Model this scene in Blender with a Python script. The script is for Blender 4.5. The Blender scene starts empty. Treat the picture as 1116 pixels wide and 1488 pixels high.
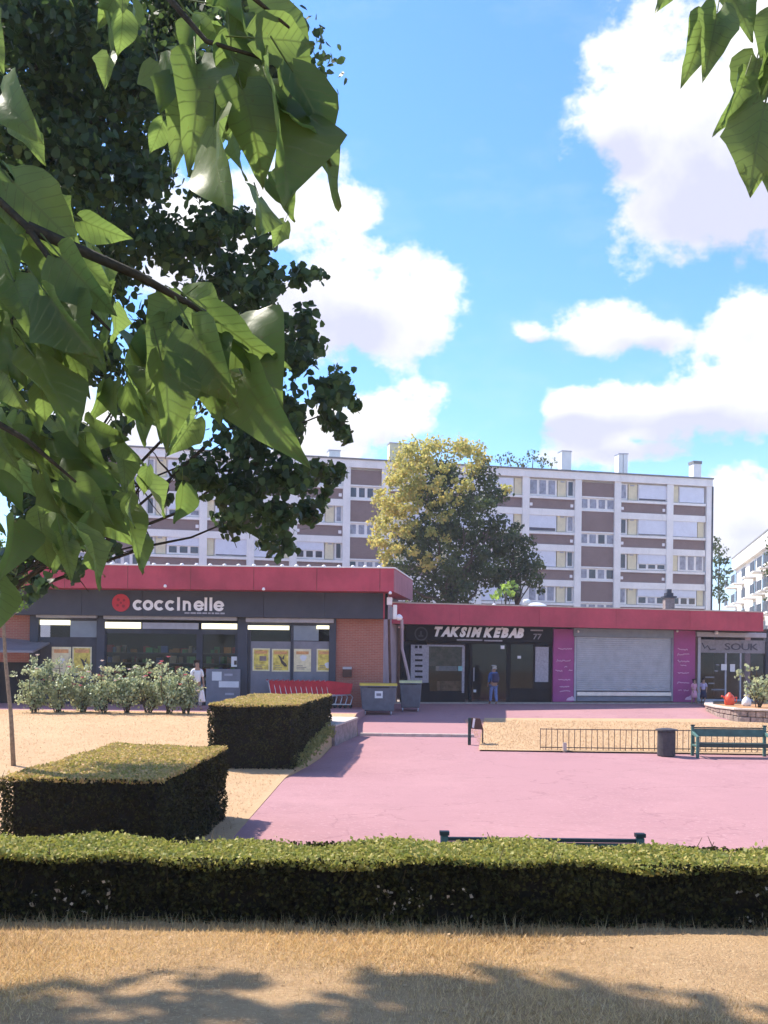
import bpy, math, random
import numpy as np
from mathutils import Vector, Matrix
random.seed(7); rng = np.random.default_rng(11)
SC = bpy.context.scene
COL = SC.collection
# ------------------------------------------------------------------ camera, sky, sun, exposure
CAMZ = 2.67; FPX = 1500.0; ROLL = 0.0115
cam = bpy.data.cameras.new('camera'); camo = bpy.data.objects.new('camera', cam); COL.objects.link(camo)
cam.sensor_fit = 'VERTICAL'; cam.sensor_height = 36.0; cam.lens = FPX / 1488 * 36.0
cam.shift_y = 216.0 / 1488; cam.clip_start = 0.05; cam.clip_end = 3000
camo.matrix_world = Matrix.Translation((0, 0, CAMZ)) @ Matrix.Rotation(math.radians(90), 4, 'X') @ Matrix.Rotation(ROLL, 4, 'Z')
SC.camera = camo
SC.cycles.max_bounces = 6; SC.cycles.diffuse_bounces = 3; SC.cycles.glossy_bounces = 2; SC.cycles.transmission_bounces = 3; SC.cycles.transparent_max_bounces = 8; SC.cycles.volume_bounces = 1
SC.render.resolution_x = 768; SC.render.resolution_y = 1024
SC.view_settings.view_transform = 'Standard'; SC.view_settings.look = 'None'
SC.view_settings.gamma = 1.0; SC.view_settings.use_curve_mapping = False
SC.view_settings.exposure = 1.1
SUND = Vector((-0.70, 0.42, 1.0)).normalized()
sun = bpy.data.lights.new('sun', 'SUN'); suno = bpy.data.objects.new('sun', sun); COL.objects.link(suno)
sun.energy = 4.0; sun.angle = math.radians(0.53); sun.color = (1.0, 0.93, 0.82)
suno.rotation_euler = SUND.to_track_quat('Z', 'Y').to_euler(); suno.location = (-30, 20, 60)

def raydir(px, py):
    u = (px - 558) / FPX; v = (960 - py) / FPX
    a = u * math.cos(ROLL) - v * math.sin(ROLL); b = u * math.sin(ROLL) + v * math.cos(ROLL)
    return a, b
def P(px, py, Y):
    a, b = raydir(px, py); return Vector((a * Y, Y, CAMZ + b * Y))

W = bpy.data.worlds.new('World'); SC.world = W; W.use_nodes = True
def build_world():
    nt = W.node_tree; nt.nodes.clear(); N = nt.nodes.new; L = nt.links.new
    out = N('ShaderNodeOutputWorld'); sky = N('ShaderNodeTexSky'); sky.sky_type = 'NISHITA'; sky.sun_disc = False
    sky.sun_elevation = math.asin(SUND.z); sky.sun_rotation = math.atan2(SUND.x, SUND.y)
    sky.air_density = 1.0; sky.dust_density = 0.6; sky.ozone_density = 1.5
    bg = N('ShaderNodeBackground'); bg.inputs[1].default_value = 0.13
    tint = N('ShaderNodeMix'); tint.data_type = 'RGBA'; tint.blend_type = 'MULTIPLY'; tint.inputs[0].default_value = 1.0
    tint.inputs[7].default_value = (0.52, 0.80, 1.15, 1)
    L(sky.outputs[0], tint.inputs[6]); L(tint.outputs[2], bg.inputs[0])
    tc = N('ShaderNodeTexCoord'); D = tc.outputs['Generated']
    def math_(op, a, b=None, c=None, clamp=False):
        m = N('ShaderNodeMath'); m.operation = op; m.use_clamp = clamp
        for i, x in enumerate((a, b, c)):
            if x is None: continue
            if isinstance(x, (int, float)): m.inputs[i].default_value = x
            else: L(x, m.inputs[i])
        return m.outputs[0]
    def vdot(vec):
        m = N('ShaderNodeVectorMath'); m.operation = 'DOT_PRODUCT'; L(D, m.inputs[0]); m.inputs[1].default_value = vec; return m.outputs['Value']
    def noise(scale, detail, rough, off=(0, 0, 0), stretch=(1, 1, 1)):
        mp = N('ShaderNodeMapping'); mp.inputs['Location'].default_value = off; mp.inputs['Scale'].default_value = stretch; L(D, mp.inputs[0])
        n = N('ShaderNodeTexNoise'); n.inputs['Scale'].default_value = scale; n.inputs['Detail'].default_value = detail
        n.inputs['Roughness'].default_value = rough; L(mp.outputs[0], n.inputs['Vector']); return n.outputs[0]
    n1 = noise(11.0, 9, 0.62, stretch=(1, 1, 1.5)); n2 = noise(26.0, 6, 0.6, off=(3, 1, 2))
    nz = math_('ADD', math_('MULTIPLY', math_('SUBTRACT', n1, 0.5), 2.9), math_('MULTIPLY', math_('SUBTRACT', n2, 0.5), 0.9))
    # cumulus groups: centre (px direction), half sizes, strength
    blobs = [(985, 165, 125, 130, 1.0), (1120, 120, 130, 150, 1.0), (1040, 290, 125, 95, 1.0), (885, 190, 70, 60, 0.9), (1190, 260, 130, 120, 1.0),
             (570, 455, 95, 72, 0.9), (480, 420, 90, 95, 0.95), (400, 290, 110, 75, 0.7), (300, 360, 150, 120, 0.8),
             (870, 487, 135, 38, 0.85), (775, 488, 55, 26, 0.8), (955, 487, 60, 36, 0.75),
             (925, 602, 160, 52, 1.0), (1060, 585, 130, 70, 0.9), (830, 600, 72, 42, 0.95), (1100, 470, 95, 70, 0.8),
             (565, 610, 90, 55, 0.75), (470, 640, 130, 60, 0.7), (1090, 715, 150, 60, 0.75), (900, 655, 170, 30, 0.7), (1085, 770, 120, 50, 0.9),
             (150, 620, 140, 70, 0.9), (510, 310, 60, 50, 0.6)]
    mask = None; low = None
    for (px, py, rx, ry, st) in blobs:
        a, b = raydir(px, py); c = Vector((a, 1, b)).normalized()
        rt = Vector((1, -a, 0)).normalized(); up = rt.cross(c).normalized()
        k = c.y
        dx = math_('MULTIPLY', vdot(rt), FPX / rx * 1.0 / max(k, .1)); dz = math_('MULTIPLY', vdot(up), FPX / ry / max(k, .1))
        r = math_('SQRT', math_('ADD', math_('MULTIPLY', dx, dx), math_('MULTIPLY', dz, dz)))
        front = math_('GREATER_THAN', vdot(c), 0.0)
        m = math_('MULTIPLY', math_('SUBTRACT', 1.0 * st + 0.22, r), front)
        m = math_('MULTIPLY', m, 1.0)
        sh = math_('MULTIPLY', math_('MULTIPLY', dz, -1.0), math_('GREATER_THAN', m, -0.25))
        mask = m if mask is None else math_('MAXIMUM', mask, m)
        w = math_('MULTIPLY', math_('MAXIMUM', math_('ADD', m, 0.2), 0.0), math_('ADD', math_('MULTIPLY', dz, -0.9), 0.25))
        low = w if low is None else math_('ADD', low, w)
    # fair-weather clouds all round the rest of the sky
    n3 = noise(2.6, 8, 0.6, off=(5, 2, 7), stretch=(1, 1, 2.0))
    el = N('ShaderNodeSeparateXYZ'); L(D, el.inputs[0])
    away = math_('MULTIPLY_ADD', el.outputs[1], -3.0, 2.2, clamp=True)
    around = math_('MULTIPLY', math_('SUBTRACT', math_('MULTIPLY', n3, 3.2), 1.75), away)
    around = math_('ADD', around, math_('MULTIPLY', math_('SUBTRACT', 1.0, away), -3.0))
    mm = math_('MAXIMUM', mask, around)
    dens = math_('MULTIPLY_ADD', math_('ADD', mm, nz), 1.9, 0.0, clamp=True)
    sm = N('ShaderNodeMapRange'); sm.interpolation_type = 'SMOOTHSTEP'; L(dens, sm.inputs[0])
    # thin veil near the horizon and faint high wisps
    veil = math_('POWER', math_('SUBTRACT', 1.0, math_('ABSOLUTE', el.outputs[2]), None, True), 9.0)
    wis = math_('MULTIPLY', math_('MULTIPLY_ADD', noise(5.0, 7, 0.65, off=(1, 4, 2), stretch=(1, 1, 2.5)), 2.4, -1.25, clamp=True), 0.25)
    fac = math_('MAXIMUM', sm.outputs[0], math_('ADD', math_('MULTIPLY', veil, 0.55), wis, None, True))
    cr = N('ShaderNodeMix'); cr.data_type = 'RGBA'
    cr.inputs[6].default_value = (1.0, 1.0, 1.0, 1); cr.inputs[7].default_value = (0.60, 0.62, 0.80, 1)
    shade = math_('MULTIPLY', math_('ADD', low, math_('MULTIPLY', math_('SUBTRACT', n2, 0.5), 0.8)), 1.3, None, True)
    L(shade, cr.inputs[0])
    bgc = N('ShaderNodeBackground'); bgc.inputs[1].default_value = 0.60; L(cr.outputs[2], bgc.inputs[0])
    mx = N('ShaderNodeMixShader'); L(fac, mx.inputs[0]); L(bg.outputs[0], mx.inputs[1]); L(bgc.outputs[0], mx.inputs[2])
    L(mx.outputs[0], out.inputs[0])
build_world()

# ------------------------------------------------------------------ helpers
def wloc(o):
    v = Vector((0, 0, 0))
    while o is not None: v = v + Vector(o.location); o = o.parent
    return v
def tag(o, label=None, cat=None, group=None, kind=None):
    if label: o['label'] = label
    if cat: o['category'] = cat
    if group: o['group'] = group
    if kind: o['kind'] = kind
    return o
def thing(name, loc, label, cat, group=None):
    o = bpy.data.objects.new(name, None); o.empty_display_size = 0.2; COL.objects.link(o); o.location = loc
    return tag(o, label, cat, group)
def link(name, me, m, parent=None, loc=(0, 0, 0)):
    o = bpy.data.objects.new(name, me); COL.objects.link(o); o.parent = parent; o.location = loc
    if m is not None:
        me.materials.clear(); me.materials.append(m)
    return o
class MB:
    def __init__(s): s.v = []; s.f = []
    def poly(s, pts):
        n = len(s.v); s.v += [Vector(p) for p in pts]; s.f.append(list(range(n, n + len(pts)))); return s
    def hexa(s, c):     # c: 8 corners, bottom ring ccw then top ring
        n = len(s.v); s.v += [Vector(p) for p in c]
        for q in ((3, 2, 1, 0), (4, 5, 6, 7), (0, 1, 5, 4), (1, 2, 6, 5), (2, 3, 7, 6), (3, 0, 4, 7)): s.f.append([n + i for i in q])
        return s
    def box(s, x0, x1, y0, y1, z0, z1):
        return s.hexa([(x0, y0, z0), (x1, y0, z0), (x1, y1, z0), (x0, y1, z0), (x0, y0, z1), (x1, y0, z1), (x1, y1, z1), (x0, y1, z1)])
    def tube(s, pts, rad, n=8, cap=True):
        pts = [Vector(p) for p in pts]
        if isinstance(rad, (int, float)): rad = [rad] * len(pts)
        base = len(s.v); prev = None
        for i, p in enumerate(pts):
            d = (pts[min(i + 1, len(pts) - 1)] - pts[max(i - 1, 0)]).normalized()
            if prev is None:
                a = d.orthogonal().normalized()
            else:
                a = (prev - d * prev.dot(d)).normalized()
            prev = a; b = d.cross(a)
            for k in range(n):
                t = 2 * math.pi * k / n; s.v.append(p + (a * math.cos(t) + b * math.sin(t)) * rad[i])
        for i in range(len(pts) - 1):
            for k in range(n):
                s.f.append([base + i * n + k, base + i * n + (k + 1) % n, base + (i + 1) * n + (k + 1) % n, base + (i + 1) * n + k])
        if cap:
            s.f.append([base + k for k in range(n)][::-1]); s.f.append([base + (len(pts) - 1) * n + k for k in range(n)])
        return s
    def lathe(s, c, prof, n=16):        # prof: (r, z)
        c = Vector(c); base = len(s.v)
        for r, z in prof:
            for k in range(n):
                t = 2 * math.pi * k / n; s.v.append(c + Vector((r * math.cos(t), r * math.sin(t), z)))
        for i in range(len(prof) - 1):
            for k in range(n):
                s.f.append([base + i * n + k, base + i * n + (k + 1) % n, base + (i + 1) * n + (k + 1) % n, base + (i + 1) * n + k])
        s.f.append([base + k for k in range(n)][::-1]); s.f.append([base + (len(prof) - 1) * n + k for k in range(n)])
        return s
    def build(s, name, m, parent=None, bevel=0, smooth=False, local=False):
        pw = Vector((0, 0, 0)) if (parent is None or local) else wloc(parent)
        if local and parent is None: cen = Vector((0, 0, 0))
        else:
            lo = Vector([min(v[i] for v in s.v) for i in range(3)]); hi = Vector([max(v[i] for v in s.v) for i in range(3)]); cen = Vector(((lo.x + hi.x) / 2, (lo.y + hi.y) / 2, lo.z if parent is None else (lo.z + hi.z) / 2))
        me = bpy.data.meshes.new(name); me.from_pydata([v - cen for v in s.v], [], s.f); me.update()
        if smooth: me.shade_smooth()
        o = link(name, me, m, parent, cen - pw)
        if bevel:
            b = o.modifiers.new('bevel', 'BEVEL'); b.width = bevel; b.segments = 1; b.limit_method = 'ANGLE'; b.angle_limit = 0.6
        return o
class Frame:            # vertical plane frame: origin, heading angle; t along, n backwards, z up
    def __init__(s, ox, oy, ang): s.ox, s.oy, s.c, s.s = ox, oy, math.cos(ang), math.sin(ang)
    def W(s, t, n, z): return Vector((s.ox + t * s.c - n * s.s, s.oy + t * s.s + n * s.c, z))
    def tz(s, px, py, n=0.0):
        a, b = raydir(px, py)
        ox = s.ox - n * s.s; oy = s.oy + n * s.c
        t = (a * oy - ox) / (s.c - a * s.s); Y = oy + t * s.s
        return t, CAMZ + b * Y
    def rect(s, r, n=0.0):
        x0, y0, x1, y1 = r; xc = (x0 + x1) / 2; yc = (y0 + y1) / 2
        return s.tz(x0, yc, n)[0], s.tz(x1, yc, n)[0], s.tz(xc, y1, n)[1], s.tz(xc, y0, n)[1]
    def tb(s, mb, t0, t1, n0, n1, z0, z1):
        return mb.hexa([s.W(t0, n0, z0), s.W(t1, n0, z0), s.W(t1, n1, z0), s.W(t0, n1, z0), s.W(t0, n0, z1), s.W(t1, n0, z1), s.W(t1, n1, z1), s.W(t0, n1, z1)])
    def pb(s, mb, r, n0, n1):
        t0, t1, z0, z1 = s.rect(r, n0); return s.tb(mb, t0, t1, n0, n1, z0, z1)
    def part(s, name, m, parent, r, n0, n1, bevel=0): return s.pb(MB(), r, n0, n1).build(name, m, parent, bevel)
    def tpart(s, name, m, parent, t0, t1, n0, n1, z0, z1, bevel=0): return s.tb(MB(), t0, t1, n0, n1, z0, z1).build(name, m, parent, bevel)

def npmesh(name, V, k):         # V: (N*k,3) each k verts one face
    n = len(V); me = bpy.data.meshes.new(name)
    me.vertices.add(n); me.vertices.foreach_set('co', V.astype(np.float32).ravel())
    me.loops.add(n); me.loops.foreach_set('vertex_index', np.arange(n, dtype=np.int32))
    me.polygons.add(n // k); me.polygons.foreach_set('loop_start', np.arange(0, n, k, dtype=np.int32)); me.polygons.foreach_set('loop_total', np.full(n // k, k, dtype=np.int32))
    me.update(); me.validate(); return me
SH4 = np.array([[0, 0], [-.36, .45], [0, 1], [.36, .45]])
SH6 = np.array([[0, 0], [-.42, .12], [-.40, .6], [0, 1], [.40, .6], [.42, .12]])
def leaves(C, size, shape=SH4, down=0.3, nrm=None, nj=1.0, bend=0.18):
    n = len(C); A = rng.normal(size=(n, 3))
    A[:, 2] -= down * 2; A /= np.linalg.norm(A, axis=1)[:, None]
    Nn = rng.normal(size=(n, 3)) * nj
    if nrm is not None: Nn = Nn + nrm
    Nn -= (Nn * A).sum(1)[:, None] * A; Nn /= np.linalg.norm(Nn, axis=1)[:, None] + 1e-9
    B = np.cross(A, Nn); size = np.broadcast_to(np.asarray(size, float), (n,))
    out = []
    for x, y in shape:
        out.append(C + (B * x + A * (y - .5) + Nn * (bend * (abs(x) - .2))) * size[:, None])
    return np.stack(out, 1).reshape(-1, 3)
def leafobj(name, V, k, m, parent, kind=None):
    pw = wloc(parent) if parent is not None else Vector((0, 0, 0))
    me = npmesh(name, V - np.array(pw), k); o = link(name, me, m, parent)
    if kind: o['kind'] = kind
    return o

# ------------------------------------------------------------------ materials
MATS = {}
def mat(name, col, rough=0.8, var=0.12, scale=3.0, bump=0.0, bscale=40.0, metal=0.0, spec=0.3, emit=None, dirt=0.0, fine=0.0):
    if name in MATS: return MATS[name]
    m = bpy.data.materials.new(name); m.use_nodes = True; nt = m.node_tree; N = nt.nodes.new; L = nt.links.new
    b = nt.nodes['Principled BSDF']; b.inputs['Roughness'].default_value = rough; b.inputs['Metallic'].default_value = metal
    b.inputs['Specular IOR Level'].default_value = spec
    g = N('ShaderNodeNewGeometry'); n = N('ShaderNodeTexNoise'); n.inputs['Scale'].default_value = scale; n.inputs['Detail'].default_value = 6
    n.inputs['Roughness'].default_value = 0.65; L(g.outputs['Position'], n.inputs['Vector'])
    r = N('ShaderNodeValToRGB'); r.color_ramp.elements[0].position = 0.3; r.color_ramp.elements[1].position = 0.7
    lo = [max(c * (1 - var * 1.6), 0) for c in col]; hi = [min(c * (1 + var), 1) for c in col]
    r.color_ramp.elements[0].color = (*lo, 1); r.color_ramp.elements[1].color = (*hi, 1); L(n.outputs[0], r.inputs[0])
    c = r.outputs[0]
    if dirt:
        n2 = N('ShaderNodeTexNoise'); n2.inputs['Scale'].default_value = 0.9; n2.inputs['Detail'].default_value = 8; n2.inputs['Roughness'].default_value = 0.75
        mp = N('ShaderNodeMapping'); mp.inputs['Scale'].default_value = (1.6, 1.6, 0.35); L(g.outputs['Position'], mp.inputs[0]); L(mp.outputs[0], n2.inputs['Vector'])
        rr = N('ShaderNodeMapRange'); rr.inputs[1].default_value = 0.5; rr.inputs[2].default_value = 0.72; rr.inputs[4].default_value = dirt; L(n2.outputs[0], rr.inputs[0])
        mx = N('ShaderNodeMix'); mx.data_type = 'RGBA'; L(rr.outputs[0], mx.inputs[0]); L(c, mx.inputs[6]); mx.inputs[7].default_value = (*[x * 0.55 for x in col], 1); c = mx.outputs[2]
    L(c, b.inputs['Base Color'])
    if bump:
        nb = N('ShaderNodeTexNoise'); nb.inputs['Scale'].default_value = bscale; nb.inputs['Detail'].default_value = 5; L(g.outputs['Position'], nb.inputs['Vector'])
        bp = N('ShaderNodeBump'); bp.inputs['Strength'].default_value = bump; bp.inputs['Distance'].default_value = 0.02; L(nb.outputs[0], bp.inputs['Height']); L(bp.outputs[0], b.inputs['Normal'])
    if emit: b.inputs['Emission Color'].default_value = (*emit[0], 1); b.inputs['Emission Strength'].default_value = emit[1]
    MATS[name] = m; return m
def mixnode(nt, fac, a, b):
    mx = nt.nodes.new('ShaderNodeMix'); mx.data_type = 'RGBA'
    for i, x in ((0, fac), (6, a), (7, b)):
        if isinstance(x, tuple): mx.inputs[i].default_value = (*x, 1)
        elif isinstance(x, (int, float)): mx.inputs[i].default_value = x
        else: nt.links.new(x, mx.inputs[i])
    return mx.outputs[2]
def ground_mat(name, cols, s1, s2, bump=0.5, bs=60, patch=None):
    m = bpy.data.materials.new(name); m.use_nodes = True; nt = m.node_tree; N = nt.nodes.new; L = nt.links.new
    b = nt.nodes['Principled BSDF']; b.inputs['Roughness'].default_value = 0.95; b.inputs['Specular IOR Level'].default_value = 0.15
    g = N('ShaderNodeNewGeometry')
    def nz(s, d=6, r=.65, st=(1, 1, 1)):
        mp = N('ShaderNodeMapping'); mp.inputs['Scale'].default_value = st; L(g.outputs['Position'], mp.inputs[0])
        n = N('ShaderNodeTexNoise'); n.inputs['Scale'].default_value = s; n.inputs['Detail'].default_value = d; n.inputs['Roughness'].default_value = r; L(mp.outputs[0], n.inputs['Vector']); return n.outputs[0]
    def rng_(x, a, c):
        r = N('ShaderNodeMapRange'); r.inputs[1].default_value = a; r.inputs[2].default_value = c; L(x, r.inputs[0]); return r.outputs[0]
    c = mixnode(nt, rng_(nz(s1), .35, .65), cols[0], cols[1])
    c = mixnode(nt, rng_(nz(s2, 8, .75), .5, .75), c, cols[2])
    if len(cols) > 3: c = mixnode(nt, rng_(nz(s2 * 9, 3, .6), .56, .7), c, cols[3])
    if patch: c = mixnode(nt, rng_(nz(patch[1], 3, .5, (1, .35, 1)), .52, .56), c, patch[0])
    if name == 'pink_asphalt':
        v = N('ShaderNodeTexVoronoi'); v.feature = 'DISTANCE_TO_EDGE'; v.inputs['Scale'].default_value = .16
        wp = N('ShaderNodeVectorMath'); wp.operation = 'ADD'; nw = N('ShaderNodeTexNoise'); nw.inputs['Scale'].default_value = .9; nw.inputs['Detail'].default_value = 8; L(g.outputs['Position'], nw.inputs['Vector'])
        ws = N('ShaderNodeVectorMath'); ws.operation = 'SCALE'; ws.inputs['Scale'].default_value = 2.2; L(nw.outputs[1], ws.inputs[0]); L(g.outputs['Position'], wp.inputs[0]); L(ws.outputs[0], wp.inputs[1]); L(wp.outputs[0], v.inputs['Vector'])
        lt = N('ShaderNodeMath'); lt.operation = 'LESS_THAN'; lt.inputs[1].default_value = .0035; L(v.outputs['Distance'], lt.inputs[0]); lm = N('ShaderNodeMath'); lm.operation = 'MULTIPLY'; lm.inputs[1].default_value = .35; L(lt.outputs[0], lm.inputs[0])
        c = mixnode(nt, lm.outputs[0], c, (.22, .11, .12))
        st_ = N('ShaderNodeMath'); st_.operation = 'MULTIPLY'; st_.inputs[1].default_value = .35; L(rng_(nz(.5, 9, .8), .52, .7), st_.inputs[0]); c = mixnode(nt, st_.outputs[0], c, (.30, .17, .17))
        st2 = N('ShaderNodeMath'); st2.operation = 'MULTIPLY'; st2.inputs[1].default_value = .5; L(rng_(nz(6, 3, .5), .68, .72), st2.inputs[0]); c = mixnode(nt, st2.outputs[0], c, (.22, .13, .13))
    L(c, b.inputs['Base Color'])
    bp = N('ShaderNodeBump'); bp.inputs['Strength'].default_value = bump; bp.inputs['Distance'].default_value = 0.03; L(nz(bs, 6, .7), bp.inputs['Height']); L(bp.outputs[0], b.inputs['Normal'])
    return m
def leaf_mat(name, cols, trans=0.35, rough=0.5, tcol=None, spec=0.3):
    m = bpy.data.materials.new(name); m.use_nodes = True; nt = m.node_tree; N = nt.nodes.new; L = nt.links.new
    b = nt.nodes['Principled BSDF']; b.inputs['Roughness'].default_value = rough; b.inputs['Specular IOR Level'].default_value = spec
    g = N('ShaderNodeNewGeometry'); r = N('ShaderNodeValToRGB'); r.color_ramp.interpolation = 'LINEAR'
    els = r.color_ramp.elements
    els[0].color = (*cols[0], 1); els[1].color = (*cols[-1], 1)
    for i, c in enumerate(cols[1:-1]): e = els.new((i + 1) / (len(cols) - 1)); e.color = (*c, 1)
    n = N('ShaderNodeTexNoise'); n.inputs['Scale'].default_value = 1.1; n.inputs['Detail'].default_value = 3; L(g.outputs['Position'], n.inputs['Vector'])
    a = N('ShaderNodeMath'); a.operation = 'MULTIPLY_ADD'; L(n.outputs[0], a.inputs[0]); a.inputs[1].default_value = 1.4; a.inputs[2].default_value = -0.7
    a2 = N('ShaderNodeMath'); a2.operation = 'ADD'; a2.use_clamp = True; L(a.outputs[0], a2.inputs[0]); L(g.outputs['Random Per Island'], a2.inputs[1])
    L(a2.outputs[0], r.inputs[0]); L(r.outputs[0], b.inputs['Base Color'])
    t = N('ShaderNodeBsdfTranslucent'); L(mixnode(nt, 0.5, r.outputs[0], tcol or tuple(min(1, c * 2.2) for c in cols[-1])), t.inputs[0])
    mx = N('ShaderNodeMixShader'); mx.inputs[0].default_value = trans; L(b.outputs[0], mx.inputs[1]); L(t.outputs[0], mx.inputs[2])
    L(mx.outputs[0], nt.nodes['Material Output'].inputs[0]); return m
def brick_mat(name, c1, c2, mortar, ang=0.0, bw=.22, bh=.067):
    m = bpy.data.materials.new(name); m.use_nodes = True; nt = m.node_tree; N = nt.nodes.new; L = nt.links.new
    b = nt.nodes['Principled BSDF']; b.inputs['Roughness'].default_value = 0.9; b.inputs['Specular IOR Level'].default_value = .2
    g = N('ShaderNodeNewGeometry'); mp = N('ShaderNodeMapping'); mp.inputs['Rotation'].default_value = (0, 0, -ang); L(g.outputs['Position'], mp.inputs[0])
    sp = N('ShaderNodeSeparateXYZ'); L(mp.outputs[0], sp.inputs[0]); ad = N('ShaderNodeMath'); L(sp.outputs[0], ad.inputs[0]); L(sp.outputs[1], ad.inputs[1])
    cb = N('ShaderNodeCombineXYZ'); L(ad.outputs[0], cb.inputs[0]); L(sp.outputs[2], cb.inputs[1])
    br = N('ShaderNodeTexBrick'); br.inputs['Scale'].default_value = 1.0; br.inputs['Brick Width'].default_value = bw; br.inputs['Row Height'].default_value = bh; br.inputs['Mortar Size'].default_value = .008
    br.inputs['Color1'].default_value = (*c1, 1); br.inputs['Color2'].default_value = (*c2, 1); br.inputs['Mortar'].default_value = (*mortar, 1); L(cb.outputs[0], br.inputs[0])
    n = N('ShaderNodeTexNoise'); n.inputs['Scale'].default_value = 1.3; n.inputs['Detail'].default_value = 7; L(g.outputs['Position'], n.inputs['Vector'])
    mr = N('ShaderNodeMapRange'); mr.inputs[1].default_value = .4; mr.inputs[2].default_value = .75; mr.inputs[4].default_value = .45; L(n.outputs[0], mr.inputs[0])
    L(mixnode(nt, mr.outputs[0], br.outputs[0], tuple(x * .75 for x in c1)), b.inputs['Base Color'])
    bp = N('ShaderNodeBump'); bp.inputs['Strength'].default_value = .5; bp.inputs['Distance'].default_value = .01; bp.invert = True; L(br.outputs[1], bp.inputs['Height']); L(bp.outputs[0], b.inputs['Normal'])
    return m
def glass_mat(name, tint, refl=0.0):
    m = bpy.data.materials.new(name); m.use_nodes = True; nt = m.node_tree; N = nt.nodes.new; L = nt.links.new
    t = N('ShaderNodeBsdfTransparent'); t.inputs[0].default_value = (*tint, 1); g = N('ShaderNodeBsdfGlossy'); g.inputs['Roughness'].default_value = .03
    f = N('ShaderNodeFresnel'); f.inputs[0].default_value = 1.5; a = N('ShaderNodeMath'); a.operation = 'ADD'; a.operation = 'MULTIPLY'; a.inputs[1].default_value = .45; L(f.outputs[0], a.inputs[0])
    mx = N('ShaderNodeMixShader'); L(a.outputs[0], mx.inputs[0]); L(t.outputs[0], mx.inputs[1]); L(g.outputs[0], mx.inputs[2]); L(mx.outputs[0], nt.nodes['Material Output'].inputs[0]); return m

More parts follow.
